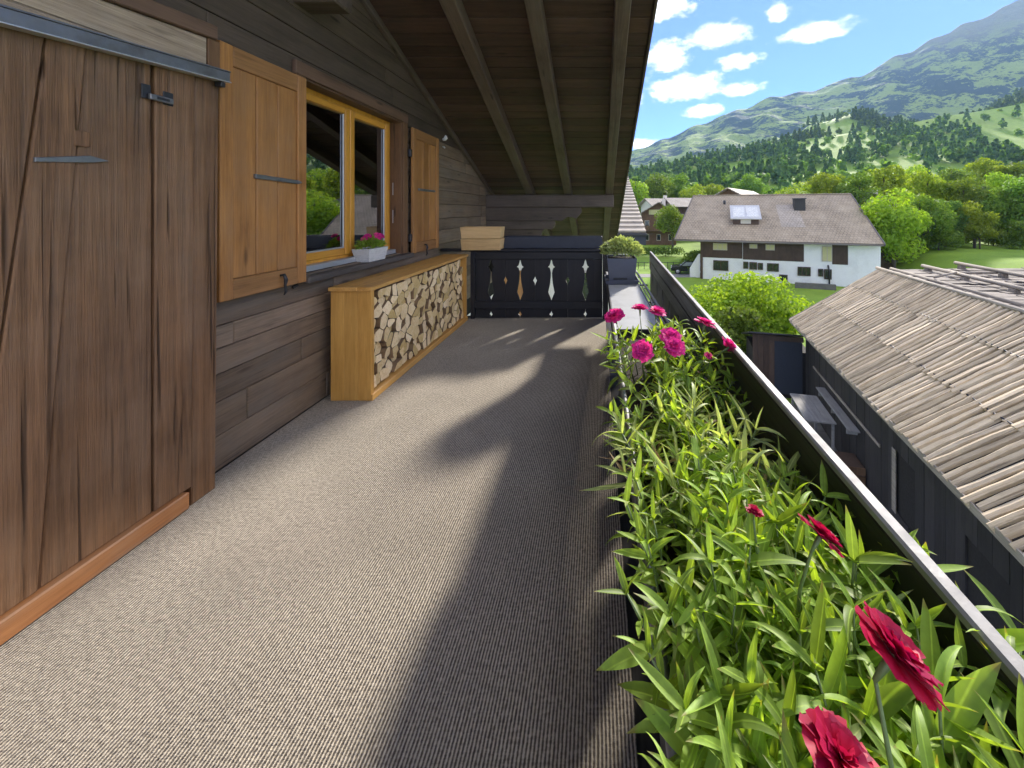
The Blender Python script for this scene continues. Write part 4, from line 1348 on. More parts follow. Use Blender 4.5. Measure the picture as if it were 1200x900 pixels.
def mountain_mat():
    m, n, l, b = mat_base('mountain_slope', (.1, .14, .06), .95, 0, .1)
    nt = m.node_tree
    tc = n.new('ShaderNodeTexCoord'); v = tc.outputs['Object']
    sp_ = n.new('ShaderNodeSeparateXYZ'); l.new(v, sp_.inputs[0])
    z = sp_.outputs[2]
    f1 = nnoise(nt, v, .004, 6, .62, .6); f2 = nnoise(nt, v, .016, 7, .72); f3 = nnoise(nt, v, .09, 4, .7)
    grass = nramp(nt, nmath(nt, 'MULTIPLY_ADD', f3, .4, nmath(nt, 'MULTIPLY', f2, .6)), [(.3, (.17, .24, .045)), (.55, (.28, .36, .08)), (.8, (.38, .41, .15))])
    fo = nmath(nt, 'MULTIPLY_ADD', f2, .6, nmath(nt, 'MULTIPLY', f1, .45))
    fo = nmath(nt, 'MULTIPLY_ADD', f3, .30, fo)
    forest = nrange(nt, fo, .655, .69, 0, 1)
    hi = nrange(nt, nmath(nt, 'MULTIPLY_ADD', nmath(nt, 'SUBTRACT', f1, .5), 300, z), 700, 860, 1, 0)
    col = nmix(nt, nmath(nt, 'MULTIPLY', forest, hi), grass, (.030, .058, .036))
    rock = nrange(nt, nmath(nt, 'MULTIPLY_ADD', nmath(nt, 'SUBTRACT', f2, .5), 420, z), 600, 820, 0, .7)
    col = nmix(nt, rock, col, nramp(nt, f3, [(.3, (.12, .115, .10)), (.7, (.22, .205, .175))]))
    l.new(col, b.inputs['Base Color'])
    nbump(nt, nmath(nt, 'MULTIPLY_ADD', f3, .5, f2), .7, 14, b)
    return m
M['mtn'] = mountain_mat()
us = np.linspace(-.6, 1.5, 330); yy = np.concatenate([np.linspace(700, 1750, 75), np.linspace(1775, 2250, 14)])
mt = obj('mountain', polar('mountain', us, yy, mtn_z, M['mtn'])); tag(mt, kind='structure')

# ================================================================== trees
LEAF = {
    'lime': leafmat('lime_leaf', (.16, .25, .026), (.23, .33, .034), (.32, .41, .05), .5, .6, True, tcol=(1.35, 1.3, .35), spec=.2),
    'mid': leafmat('green_leaf', (.10, .18, .028), (.15, .24, .036), (.21, .30, .05), .47, .6, True, tcol=(1.3, 1.3, .4), spec=.2),
    'deep': leafmat('deep_leaf', (.075, .14, .032), (.115, .19, .042), (.16, .235, .052), .45, .65, True, tcol=(1.2, 1.25, .45), spec=.2),
    'pine': leafmat('conifer_leaf', (.06, .12, .042), (.09, .155, .05), (.13, .19, .058), .42, .7, True, tcol=(1.1, 1.2, .6), spec=.15),
}
M['bark'] = plain('tree_bark', (.09, .07, .052), .9, 0, 12, .4, .8, dist=.03)

def leaf_cloud(r, centers, radii, n, size, flat=.8):
    """leaf-sized quads on and in a set of lobes"""
    centers = np.asarray(centers, float); radii = np.asarray(radii, float)
    w = radii ** 2; w = w / w.sum()
    li = r.choice(len(centers), n, p=w)
    d = r.normal(size=(n, 3)); d[:, 2] = d[:, 2] * .9 + .15
    d /= np.linalg.norm(d, axis=1, keepdims=True)
    rad = radii[li] * (r.uniform(.45, 1.08, n) ** .6)
    p = centers[li] + d * rad[:, None] * np.array([1, 1, flat])
    nrm = d + r.normal(size=(n, 3)) * .55
    nrm /= np.linalg.norm(nrm, axis=1, keepdims=True)
    a = np.cross(nrm, r.normal(size=(n, 3))); a /= np.linalg.norm(a, axis=1, keepdims=True)
    b_ = np.cross(nrm, a)
    s = size * r.uniform(.55, 1.35, n)[:, None]
    V = np.stack([p - a * s, p - b_ * s * .55 , p + a * s, p + b_ * s * .55], 1).reshape(-1, 3)
    Q = np.arange(4 * n).reshape(n, 4)
    return V, Q

def lobes(r, rx, rz, zc, n, spread=.68):
    c, q = [], []
    for k in range(n):
        d = r.normal(size=3); d /= np.linalg.norm(d)
        t = r.uniform(.45, 1) ** .5 * spread
        c.append((d[0] * rx * t, d[1] * rx * t, zc + d[2] * rz * t)); q.append(r.uniform(.26, .46) * min(rx, rz * 1.2))
    c.append((0, 0, zc)); q.append(.55 * min(rx, rz))
    return c, q

TREE_MESH = {}
def tree_meshes(key, h, rx, rz, mat, seed, n=3600, size=.17, nl=14):
    r = np.random.default_rng(seed)
    zc = h - rz * 1.02
    c, q = lobes(r, rx, rz, zc, nl)
    V, Q = leaf_cloud(r, c, q, n, size)
    crown = np_mesh('crown', V, Q, mat)
    rr = random.Random(seed)
    vs, fs = [], []
    def add(p, rad, seg=7):
        v, f = tube_data(p, rad, seg); k = len(vs); vs.extend(v); fs.extend([[i + k for i in t] for t in f])
    tr = .02 * h
    add([(0, 0, -.5), (.05 * h * rr.uniform(-.3, .3), 0, h * .25), (.02 * h * rr.uniform(-1, 1), .02 * h * rr.uniform(-1, 1), h * .5), (0, 0, h * .82)], [tr * 1.25, tr, tr * .7, tr * .2])
    order = sorted(range(len(c)), key=lambda i: -q[i])
    for i in order[:8]:
        e = Vector(c[i]); s = Vector((0, 0, max(h * .22, e.z - rx * .7)))
        mid = (s + e) / 2 + Vector((0, 0, -.06 * h))
        add([s, mid, e], [tr * .5, tr * .32, tr * .1], 5)
    trunk = new_mesh('trunk', vs, fs, M['bark'], True)
    TREE_MESH[key] = (crown, trunk)

def place_tree(key, x, y, label, scale=1.0, rz=0.0, group='trees around the houses', name='broadleaf_tree', cat='tree', z=None, sxy=1.0):
    crown, trunk = TREE_MESH[key]
    z = T(x, y) if z is None else z
    t = empty(name, (x, y, z)); tag(t, label, cat, group)
    t.rotation_euler = (0, 0, rz); t.scale = (scale * sxy, scale * sxy, scale)
    for nm, me in (('trunk', trunk), ('crown', crown)):
        o = bpy.data.objects.new(nm, me); C.objects.link(o); o.parent = t; WL[o] = Vector((x, y, z))
    return t

tree_meshes('lime_a', 10, 4.3, 4.8, LEAF['lime'], 101, 7500, .20, 24)
tree_meshes('lime_b', 12, 4.1, 5.7, LEAF['lime'], 102, 7500, .21, 24)
tree_meshes('mid_a', 10, 4.1, 4.8, LEAF['mid'], 103, 7500, .20, 24)
tree_meshes('mid_b', 12, 3.9, 5.7, LEAF['mid'], 104, 7500, .21, 24)
tree_meshes('deep_a', 10, 3.8, 4.8, LEAF['deep'], 105, 6500, .21, 20)
tree_meshes('round', 7.5, 3.0, 3.3, LEAF['mid'], 106, 6500, .14, 16)
tree_meshes('bush_lime', 4.2, 3.2, 2.3, LEAF['lime'], 107, 9000, .115, 26)
tree_meshes('bush_mid', 3.0, 1.9, 1.6, LEAF['mid'], 108, 4000, .10, 14)
tree_meshes('bush_yellow', 3.0, 1.3, 1.4, LEAF['lime'], 109, 2600, .13, 12)

# the big shrub between the houses and its companions
place_tree('bush_lime', 8.0, 19.2, 'wide bright green shrub in front of the white house', 1.0, .4, 'shrubs in the gardens', 'shrub', 'shrub', z=-5.5, sxy=1.05)
place_tree('bush_mid', 6.0, 16.6, 'dark green shrub beside the small black shed', 1.0, 1.4, 'shrubs in the gardens', 'shrub', 'shrub', z=-5.5)
place_tree('bush_mid', 10.8, 41.5, 'grey green rounded shrub on the lawn by the white house', .95, 2.0, 'shrubs in the gardens', 'shrub', 'shrub')
place_tree('bush_yellow', 17.6, 19.6, 'yellow green shrub behind the barn ridge', 1.15, 0, 'shrubs in the gardens', 'shrub', 'shrub', z=-5.0)
place_tree('bush_yellow', 15.9, 20.6, 'small yellow green shrub right of the white house corner', .95, 2, 'shrubs in the gardens', 'shrub', 'shrub', z=-5.0)
place_tree('round', 12.3, 60.0, 'rounded dense green tree left of the white house', 1.08, 0, z=-5.2)
near = [
    ('lime_a', 1047, 36.5, .92, 'bright green tree leaning at the right corner of the white house'),
    ('mid_a', 1078, 40, .72, 'darker green tree filling the gap right of the bright corner tree'),
    ('lime_b', 1088, 50, .92, 'tall airy lime green tree with visible dark limbs behind the barn'),
    ('mid_b', 1128, 47, .80, 'tall green tree standing behind the meadow bank'),
    ('lime_a', 1142, 40.5, .55, 'low lime green tree at the edge of the meadow bank'),
    ('mid_a', 1172, 44, .78, 'broad green tree near the right end of the meadow bank'),
    ('deep_a', 1108, 42, .62, 'dark green tree on top of the meadow bank'),
    ('mid_b', 1198, 43, .78, 'green tree next to the one cut off at the right edge'),
    ('deep_a', 1152, 56, .95, 'dark green tree behind the meadow bank trees'),
    ('lime_b', 1182, 58, 1.0, 'lime green tree rising behind the right meadow trees'),
    ('mid_a', 1225, 46, .8, 'green tree cut off by the right edge behind the meadow bank'),
    ('lime_a', 932, 66, 1.15, 'lime green tree behind the ridge of the white house, left of its neighbours'),
    ('lime_b', 968, 68, 1.05, 'lime green tree behind the black chimney of the white house'),
    ('mid_b', 1003, 64, 1.0, 'green tree behind the right ridge end of the white house'),
    ('lime_b', 1036, 70, 1.15, 'lime green tree rising behind the bright corner tree'),
    ('lime_a', 1076, 76, 1.3, 'large lime green tree high behind the airy limbed tree'),
    ('mid_a', 1115, 80, 1.3, 'large green tree below the hillside meadow'),
    ('lime_b', 1155, 84, 1.3, 'lime green tree below the right hillside meadow'),
    ('mid_b', 1192, 80, 1.2, 'green tree under the hillside at the right'),
    ('mid_a', 764, 112, 1.75, 'large rounded green tree above the distant chalet roofs'),
    ('lime_b', 745, 100, 1.35, 'lime green tree showing beside the edge of the roof overhang'),
    ('mid_b', 792, 120, 1.45, 'green tree behind the distant long roof'),
    ('lime_a', 812, 106, 1.25, 'lime green tree above the distant long roof'),
    ('lime_b', 835, 112, 1.15, 'lime green tree left of the small gabled house'),
    ('mid_a', 880, 118, 1.35, 'green tree behind the small gabled house'),
    ('deep_a', 778, 145, 1.8, 'dark green tree on the slope above the rounded one'),
]
for k, (key, px, Y, s, lab) in enumerate(near):
    place_tree(key, (px - 700) * Y / 430, Y, lab, s, k * 1.7)

ug = random.Random(19)
under = ['below the bright corner tree', 'between the bright corner tree and the meadow bank', 'at the left start of the meadow bank', 'on the bank under the airy limbed tree', 'on the bank under the tall green tree',
         'on the bank before the dark green tree', 'at the middle of the meadow bank top', 'on the bank under the broad green tree', 'towards the right end of the bank', 'at the right edge on the meadow bank']
for k, lab in enumerate(under):
    px = 1052 + k * 16; Y = 39.5 + 3.5 * (k % 3)
    place_tree(('bush_mid', 'bush_yellow')[k % 4 == 2], (px - 700) * Y / 430, Y, 'leafy green undergrowth shrub ' + lab, ug.uniform(1.0, 1.5), k * 1.3, 'shrubs in the gardens', 'shrub', 'shrub')

# the woods on the slopes: one mass
def forest(name, spots, seed, hmin, hmax):
    r = np.random.default_rng(seed)
    protos = []
    for k in range(8):
        q = np.random.default_rng(seed * 10 + k)
        if k < 4:      # conifer
            n = 90
            t = q.uniform(0, 1, n) ** .8
            a = q.uniform(0, 2 * math.pi, n)
            rad = (1 - t) * .24 * q.uniform(.75, 1.15, n) + .012
            p = np.stack([np.cos(a) * rad, np.sin(a) * rad, .08 + t * .92], 1)
            d = np.stack([np.cos(a), np.sin(a), np.full(n, .45)], 1)
            sz = .085
        else:          # broadleaf
            n = 95
            c, qq = lobes(q, .34, .36, .60, 6)
            li = q.choice(len(c), n)
            d = q.normal(size=(n, 3)); d[:, 2] += .2; d /= np.linalg.norm(d, axis=1, keepdims=True)
            p = np.array(c)[li] + d * np.array(qq)[li][:, None]
            sz = .085
        nrm = d + q.normal(size=(n, 3)) * .35; nrm /= np.linalg.norm(nrm, axis=1, keepdims=True)
        a_ = np.cross(nrm, q.normal(size=(n, 3))); a_ /= np.linalg.norm(a_, axis=1, keepdims=True)
        b_ = np.cross(nrm, a_)
        s = sz * q.uniform(.7, 1.3, n)[:, None]
        protos.append(np.stack([p - a_ * s, p - b_ * s, p + a_ * s, p + b_ * s], 1).reshape(-1, 3))
    Vs, mats, tot = [], [], 0
    for (x, y, z, conif) in spots:
        k = r.integers(0, 4) if conif else r.integers(4, 8)
        h = r.uniform(hmin, hmax) * (1.15 if conif else .9)
        an = r.uniform(0, 6.28)
        V = protos[k] * h * np.array([1.05, 1.05, 1])
        ca, sa = math.cos(an), math.sin(an)
        V = np.stack([V[:, 0] * ca - V[:, 1] * sa + x, V[:, 0] * sa + V[:, 1] * ca + y, V[:, 2] + z - .3], 1)
        Vs.append(V)
        mi = 0 if conif else r.choice([1, 1, 2])
        mats.append(np.full(len(V) // 4, mi))
    V = np.concatenate(Vs); Q = np.arange(len(V)).reshape(-1, 4)
    o = obj(name, np_mesh(name, V, Q, [LEAF['pine'], LEAF['deep'], LEAF['mid']], False, np.concatenate(mats)))
    tag(o, 'wooded slopes of dark conifers and green broadleaf trees behind the village', 'woodland', None, 'stuff')

def wood_mask(x, y):
    return mnoise.noise(Vector((x * .011, y * .011, 9.0))) + .55 * mnoise.noise(Vector((x * .035, y * .035, 4.0)))
def spots_terrain(n, seed):
    r = random.Random(seed); out = []
    while len(out) < n:
        y = r.uniform(95, 400); u = r.uniform(-.12, 1.30)
        x = u * y
        if r.random() > y / 400: continue
        m = wood_mask(x, y)
        if m < (.05 if u < .7 else .2) and r.random() > .07: continue
        out.append((x, y, T(x, y), r.random() < (.2 if y < 200 else .45)))
    return out
def spots_spur(n, seed):
    r = random.Random(seed); out = []
    while len(out) < n:
        y = r.uniform(385, 640); u = r.uniform(-.1, 1.3)
        x = u * y
        if y < 380: continue
        m = wood_mask(x, y)
        if m < (.06 if u < .85 else .2) and r.random() > .07: continue
        out.append((x, y, spur_z(u, y), r.random() < .45))
    return out
forest('woodland', spots_terrain(1250, 5), 6, 8, 13)
forest('woodland', spots_spur(1600, 8), 7, 9, 15)

# ================================================================== buildings
def rroot(name, loc, rotz):
    """a rotated thing: its children are given in the thing's own axes"""
    o = bpy.data.objects.new(name, None); C.objects.link(o)
    o.location = loc; o.rotation_euler = (0, 0, rotz)
    WL[o] = Vector((0, 0, 0))
    return o

def tile_mat(name, c1, c2, row, col_w, tilt=0.0):
    """roof covering: rows of tiles across local X, seen from too far to pick single tiles"""
    m, n, l, b = mat_base(name, c1, .8, 0, .3)
    nt = m.node_tree
    tc = n.new('ShaderNodeTexCoord')
    br = n.new('ShaderNodeTexBrick'); l.new(tc.outputs['Object'], br.inputs['Vector'])
    br.inputs['Scale'].default_value = 1.0; br.inputs['Brick Width'].default_value = col_w; br.inputs['Row Height'].default_value = row
    br.inputs['Mortar Size'].default_value = .028; br.inputs['Mortar Smooth'].default_value = .6
    br.inputs['Color1'].default_value = (*c1, 1); br.inputs['Color2'].default_value = (*c2, 1); br.inputs['Mortar'].default_value = (*[c * .45 for c in c1], 1)
    f = nnoise(nt, tc.outputs['Object'], .5, 5, .65); f2 = nnoise(nt, tc.outputs['Object'], 6, 4, .6)
    col = nmix(nt, nrange(nt, f, .4, .7, 0, .45), br.outputs[0], [c * 1.5 for c in c2])
    col = nmix(nt, nrange(nt, f2, .4, .7, 0, .3), col, [c * .5 for c in c1])
    l.new(col, b.inputs['Base Color'])
    nbump(nt, br.outputs['Fac'], -.5, .03, b)
    return m
M['tiles'] = tile_mat('brown_grey_tiles', (.30, .24, .17), (.38, .31, .225), .38, .30)
M['tiles2'] = tile_mat('pinkish_grey_tiles', (.32, .275, .225), (.38, .33, .275), .34, .28)
M['white'] = plain('white_render', (.78, .78, .79), .85, 0, 2, .06, .2, dirt=(.6, .6, .6), dist=.01)
M['cream'] = plain('cream_render', (.6, .56, .48), .85, 0, 2, .08, .2)
M['clad'] = wood('dark_brown_cladding', (.035, .022, .016), (.09, .058, .042), 'Z', 5, .7, .4, .15, knots=False)
M['clad2'] = wood('sunburnt_cladding', (.06, .033, .018), (.16, .092, .05), 'Z', 5, .7, .4, .2, knots=False)
M['fascia'] = plain('roof_edge', (.16, .14, .13), .7, 0, 5, .2)
M['pane'] = plain('dark_window_pane', (.02, .022, .025), .08, 0, 3, .2, 0.02, .8)
M['blind'] = plain('yellowish_blind', (.50, .47, .24), .7, 0, 4, .15)
M['wframe'] = plain('pale_window_frame', (.45, .40, .32), .6, 0, 4, .1)
M['gravel'] = plain('grey_gravel', (.22, .21, .2), .95, 0, 20, .3, .5)

def quadslab(name, pts, thick, mat, parent, axis_u, axis_v):
    """a roof slope: four corners, own axes u (along) and v (up the slope) so that the covering lies straight"""
    u = Vector(axis_u).normalized(); v = Vector(axis_v).normalized(); w = u.cross(v).normalized()
    o = Vector(pts[0])
    m = Matrix((u, v, w)).transposed()
    loc = [m.transposed() @ (Vector(p) - o) for p in pts]
    n = len(loc)
    vs = [Vector((p.x, p.y, 0)) for p in loc] + [Vector((p.x, p.y, -thick)) for p in loc]
    fs = [list(range(n)), [n + i for i in range(n)][::-1]] + [[i, n + i, n + (i + 1) % n, (i + 1) % n] for i in range(n)]
    me = new_mesh(name, vs, fs, mat)
    bm = bmesh.new(); bm.from_mesh(me); bmesh.ops.recalc_face_normals(bm, faces=bm.faces); bm.to_mesh(me); bm.free()
    ob = obj(name, me, parent, o)
    ob.rotation_euler = m.to_euler()
    return ob

# ------------------------------------------------------------------ white house
def white_house():
    Lx, Ly, Rx, Ry = 8.0, 37.9, 25.2, 32.25
    L = math.hypot(Rx - Lx, Ry - Ly)
    rz = math.atan2(Ry - Ly, Rx - Lx)
    z0 = -6.2
    h = rroot('white_house', (Lx, Ly, z0), rz)
    tag(h, 'white rendered house with dark timber band and wide brown tiled roof', 'house')
    du = Vector((math.cos(rz), math.sin(rz), 0)); dn = Vector((-math.sin(rz), math.cos(rz), 0))
    O = Vector((Lx, Ly, z0))
    def loc(p): q = p - O; return Vector((q.dot(du), q.dot(dn), q.z))
    def on_plane(px, py, P, n):
        d = Vector(((px - 700) / 430, 1, -(py - 246) / 430)); c = Vector((0, 0, EYE))
        return loc(c + d * ((P - c).dot(n) / d.dot(n)))
    yw = .9                                     # facade stands back under the eave
    P = O + dn * yw
    def fz(zx, zy): return on_plane(zx / 3.3333 + 720, zy / 3.3333 + 180, P, dn)
    ze = -1.45 - z0                             # eave
    zr = ze + 4.75; yr = 8.6
    xl = fz(340, 400).x; xr = fz(1040, 420).x
    depth = 2 * yr - .9
    wall = prism('wall', [(xl, 0), (xr, 0), (xr, ze - .12), (xl, ze - .12)], 'Y', yw, depth, M['white'], h)
    for s, x in ((0, xl), (1, xr)):
        a, b_ = (x + .02, x + .3) if s == 0 else (x - .3, x - .02)
        prism('gable', [(yw + .1, ze - .119), (depth - .1, ze - .119), (yr, zr - .35)], 'X', a, b_, M['clad'], h)
    # roof
    rl = 2.4 if True else 0
    pl = [Vector((0, 0, ze)), Vector((L, 0, ze)), Vector((L, yr, zr)), Vector((1.35, yr, zr))]
    sv = Vector((0, yr, zr - ze))
    roof = quadslab('roof', pl, .16, M['tiles'], h, (1, 0, 0), sv)
    pb = [Vector((L, 2 * yr, ze)), Vector((0, 2 * yr, ze)), Vector((1.35, yr, zr)), Vector((L, yr, zr))]
    quadslab('roof_back', pb, .16, M['tiles'], h, (-1, 0, 0), Vector((0, -yr, zr - ze)))
    n = Vector((0, -(zr - ze), yr)).normalized()
    nw = du * n.x + dn * n.y + Vector((0, 0, n.z))
    def rp(px, py): return on_plane(px, py, O + Vector((0, 0, ze)) + nw * .0, nw)
    bb('eave_gutter', 0.05, L - .05, -.14, -.01, ze - .2, ze - .06, M['fascia'], h, .03)
    bb('ridge_cap', 1.3, L + .02, yr - .15, yr + .15, zr - .02, zr + .09, M['tiles'], h, .05)
    quadslab('verge_board', [Vector((L + .01, -.05, ze - .18)), Vector((L + .08, -.05, ze - .18)), Vector((L + .08, yr, zr - .14)), Vector((L + .01, yr, zr - .14))], -.22, M['fascia'], h, (1, 0, 0), sv)
    quadslab('verge_board', [Vector((-.08, -.05, ze - .18)), Vector((-.01, -.05, ze - .18)), Vector((1.34, yr, zr - .14)), Vector((1.27, yr, zr - .14))], -.22, M['fascia'], h, (1, 0, 0), sv)
    # roof dormer with glazed lid
    a, b_ = rp(859, 263), rp(889, 262); t0 = rp(859, 241)
    d = bb('dormer', a.x, b_.x, a.y, a.y + 1.6, a.z - .05, a.z + .62, M['clad'], h, .02)
    ly = a.y - .35
    lidp = [Vector((a.x - .25, ly, a.z + .62)), Vector((b_.x + .25, ly, a.z + .62)), Vector((b_.x + .25, ly + 2.7, a.z + 2.05)), Vector((a.x - .25, ly + 2.7, a.z + 2.05))]
    quadslab('dormer_lid', lidp, .10, plain('zinc_lid', (.55, .53, .50), .4, .2, 3, .1), d, (1, 0, 0), lidp[3] - lidp[0])
    w = (b_.x - a.x - .2) / 2
    sv2 = (lidp[3] - lidp[0]).normalized(); nn = Vector((1, 0, 0)).cross(sv2)
    for k in range(2):
        q0 = lidp[0] + Vector((.28 + k * (w + .18), 0, 0)) + sv2 * .35 + nn * .03
        quadslab('dormer_pane', [q0, q0 + Vector((w, 0, 0)), q0 + Vector((w, 0, 0)) + sv2 * 2.2, q0 + sv2 * 2.2], .025, plain('bright_pane', (.7, .68, .62), .25, .1, 3, .1), d, (1, 0, 0), sv2)
    bb('dormer_window', a.x + .75, b_.x - .75, a.y - .02, a.y - .002, a.z + .1, a.z + .55, M['cream'], d, .004)
    c0, c1 = rp(931, 247), rp(944, 247)
    ch = bb('chimney', c0.x, c1.x, c0.y, c0.y + 1.0, c0.z - .3, c0.z + 1.25, plain('black_chimney', (.03, .028, .028), .7), h, .02)
    bb('chimney_cap', c0.x - .08, c1.x + .08, c0.y - .08, c0.y + 1.08, c0.z + 1.251, c0.z + 1.35, M['iron'], ch, .01)
    v = rp(849, 239)
    tube('vent_pipe', [v + Vector((0, 0, -.1)), v + Vector((0, 0, .42))], .14, M['iron'], h, 10)
    p0, p1 = rp(916, 266), rp(934, 240)  # rectangle of lighter tiles on the front slope
    quadslab('lighter_patch', [Vector((p0.x, p0.y, p0.z)) + n * .012, Vector((p1.x, p0.y, p0.z)) + n * .012, Vector((p1.x, p1.y, p1.z)) + n * .012, Vector((p0.x, p1.y, p1.z)) + n * .012], .011, tile_mat('lighter_tiles', (.36, .31, .25), (.41, .35, .29), .38, .3), h, (1, 0, 0), sv)
    # timber band under the eave
    yf = yw - .03
    def panel(name, x0, y0, x1, y1, mat, th=.05, parent=h):
        A, B = fz(x0, y1), fz(x1, y0)
        return bb(name, A.x, B.x, yw - th, yw - .002, A.z, min(B.z, ze - .13), mat, parent, .01)
    panel('timber_band', 336, 340, 500, 404, M['clad']); panel('timber_band', 502, 345, 740, 413, M['clad'])
    panel('timber_band', 850, 358, 912, 432, M['clad'])
    bb('corner_post', xl - .1, xl + .14, yw - .12, yw - .052, .1, ze - .13, M['clad'], h)
    def window(x0, y0, x1, y1, lights, yellowish=False):
        A, B = fz(x0, y1), fz(x1, y0)
        f = bb('window', A.x, B.x, yw - .10, yw - .051, A.z, B.z, M['wframe'] if yellowish else M['clad'], h, .01)
        w = (B.x - A.x - .08) / lights
        for k in range(lights):
            bb('pane', A.x + .04 + k * w + .035, A.x + .04 + (k + 1) * w - .035, yw - .112, yw - .1005, A.z + .08, B.z - .08, M['blind'] if yellowish else M['pane'], f, .003)
    for q in ((385, 350, 441, 376, 3, True), (527, 353, 558, 370, 2, True), (590, 355, 626, 377, 2, True), (810, 362, 850, 420, 2, True)): window(*q)
    for q in ((386, 418, 445, 455, 2), (503, 422, 523, 449, 1), (527, 424, 557, 452, 2), (560, 427, 580, 453, 1), (596, 429, 642, 459, 2), (715, 443, 766, 476, 3), (795, 450, 815, 479, 1), (818, 452, 848, 490, 1), (643, 473, 676, 499, 1), (850, 528, 900, 556, 2)): window(*q)
    # low wall and pipe at the foot of the house
    A, B = fz(690, 560), fz(840, 505)
    bb('terrace_wall', A.x, B.x, -1.2, -.95, 0, 1.15, M['stone'], h, .02)
    A = fz(838, 560)
    tube('downpipe', [(A.x, yw - .15, .1), (A.x, yw - .15, 2.0), (A.x - .1, yw - .12, 2.6)], .07, M['iron'], h, 8)
    A, B, D = fz(293, 450), fz(335, 395), fz(345, 450)
    prism('wing_wall', [(A.x, 0), (D.x - .3, 0), (D.x - .3, B.z), (B.x - .2, B.z), (A.x, A.z)], 'Y', yw + .5, yw + .8, M['white'], h)
white_house()

# ------------------------------------------------------------------ barn with the ribbed weathered roof
def barn():
    E = Vector((7.42, 13.99, 0))
    rz = math.atan2(-.225, .974)
    b_ = rroot('barn', E, rz)
    tag(b_, 'low dark timber barn with weathered ribbed wooden roof below the balcony', 'barn')
    zg, ze, run, rise = -5.5, -2.65, 2.9, 1.96
    pit = math.atan2(rise, run); SLn = math.hypot(run, rise)
    ylen = 13.2
    M['roofwood'] = wood('bleached_roof_board', (.22, .165, .105), (.63, .51, .365), 'X', 16, .85, .7, .24, worn=(.57, .47, .35), worn_amt=.5, knots=False, cracks=.6, bdist=.01)
    M['oldwood'] = wood('grey_roof_timber', (.09, .075, .062), (.30, .26, .215), 'Y', 12, .85, .6, .2, knots=False, cracks=.6)
    M['oldwood_x'] = wood('grey_roof_shingle', (.07, .058, .05), (.23, .195, .165), 'X', 12, .85, .6, .35, knots=False, cracks=.6)
    M['barnwall'] = wood('black_barn_board', (.011, .010, .011), (.036, .032, .032), 'Z', 9, .7, .5, .3, knots=False, cracks=.5)
    wall = prism('wall', [(.42, -ylen), (.42, -.3), (2 * run - .4, -.3), (2 * run - .4, -ylen)], 'Z', zg - .3, ze + .05, M['backing'], b_)
    rr = random.Random(31)
    y = -ylen
    openings = [(-6.75, -6.2, -4.9, -3.6), (-8.9, -8.3, -5.2, -3.7)]
    while y < -.32:
        w = rr.uniform(.19, .30)
        y1 = min(y + w, -.3)
        segs = [(zg - .1, ze + .1)]
        for (a, c, z0, z1) in openings:
            if y1 > a and y < c: segs = [(zg - .1, z0), (z1, ze + .1)]
        for s in segs:
            bb('wall_board', .385 + rr.uniform(-.008, .004), .418, y + .003, y1 - .003, s[0], s[1], M['barnwall'], wall, .004)
        y = y1
    bb('light_board', .36, .382, -6.22, -6.08, -4.95, -3.6, M['oldwood'], wall)
    x = .42
    while x < 2 * run - .5:
        w = rr.uniform(.22, .32)
        zt = ze + min((x + w / 2), 2 * run - x - w / 2) * rise / run - .12
        bb('wall_board', x + .003, x + w - .003, -.298, -.268, zg - .1, max(zt, ze), M['barnwall'], wall, .004)
        x += w
    # sheathing below the boards: near slope and the gently rising upper roof
    sheath = quadslab('roof', [Vector((0, -ylen, ze)), Vector((run, -ylen, ze + rise)), Vector((run, 0, ze + rise)), Vector((0, 0, ze))], -.03, M['backing'], b_, Vector((run, 0, rise)), (0, 1, 0))
    sheath.data.materials[0] = M['backing']
    tiers = [(-.06, 1.32), (1.22, 2.52), (2.42, SLn + .03)]
    variants = []
    wb = .15
    for ti, (s0, s1) in enumerate(tiers):
        vv = []
        for k in range(9):
            r = random.Random(ti * 50 + k)
            n, Ls = 4, s1 - s0
            prof = [(-.43, -.036), (-.35, .030 + r.uniform(0, .014)), (-.05, .056 + r.uniform(-.012, .016)), (.30, .026 + r.uniform(-.012, .012)), (.39, -.036)]
            vs, fs = [], []
            for i in range(n + 1):
                xx = Ls * i / n - Ls / 2
                jy = r.uniform(-.012, .012); jz = r.uniform(-.010, .014)
                for (p, z) in prof:
                    vs.append((xx, p * wb * 1.02 + jy, z + jz))
            m_ = len(prof)
            for i in range(n):
                for j in range(m_ - 1):
                    a = i * m_ + j
                    fs.append([a, a + m_, a + m_ + 1, a + 1])
            fs.append([0, 1, 2, 3, 4])
            vv.append(new_mesh('roof_board', vs, fs, M['roofwood']))
        variants.append(vv)
    nrm = Vector((-math.sin(pit), 0, math.cos(pit)))
    cnt = int(ylen / wb)
    for ti, (s0, s1) in enumerate(tiers):
        for k in range(cnt):
            sm = (s0 + s1) / 2 + rr.uniform(-.05, .05)
            p = Vector((math.cos(pit) * sm, -(k + .5) * wb + rr.uniform(-.012, .012), ze + math.sin(pit) * sm)) + nrm * (.034 + .016 * ti)
            o = obj('roof_board', rr.choice(variants[ti]), sheath, Vector((0, 0, 0)))
            # sheathing has its own rotation: place in its frame
            q = sheath.rotation_euler.to_matrix().transposed() @ (p - WL[sheath])
            o.location = q
            rm = sheath.rotation_euler.to_matrix().transposed() @ (Matrix.Rotation(-pit, 3, 'Y') @ Matrix.Rotation(rr.gauss(0, .010), 3, 'Z') @ Matrix.Rotation(rr.uniform(-.15, .15), 3, 'X'))
            o.rotation_euler = rm.to_euler()
    def on(s, y, up): return Vector((math.cos(pit) * s, y, ze + math.sin(pit) * s)) + nrm * up
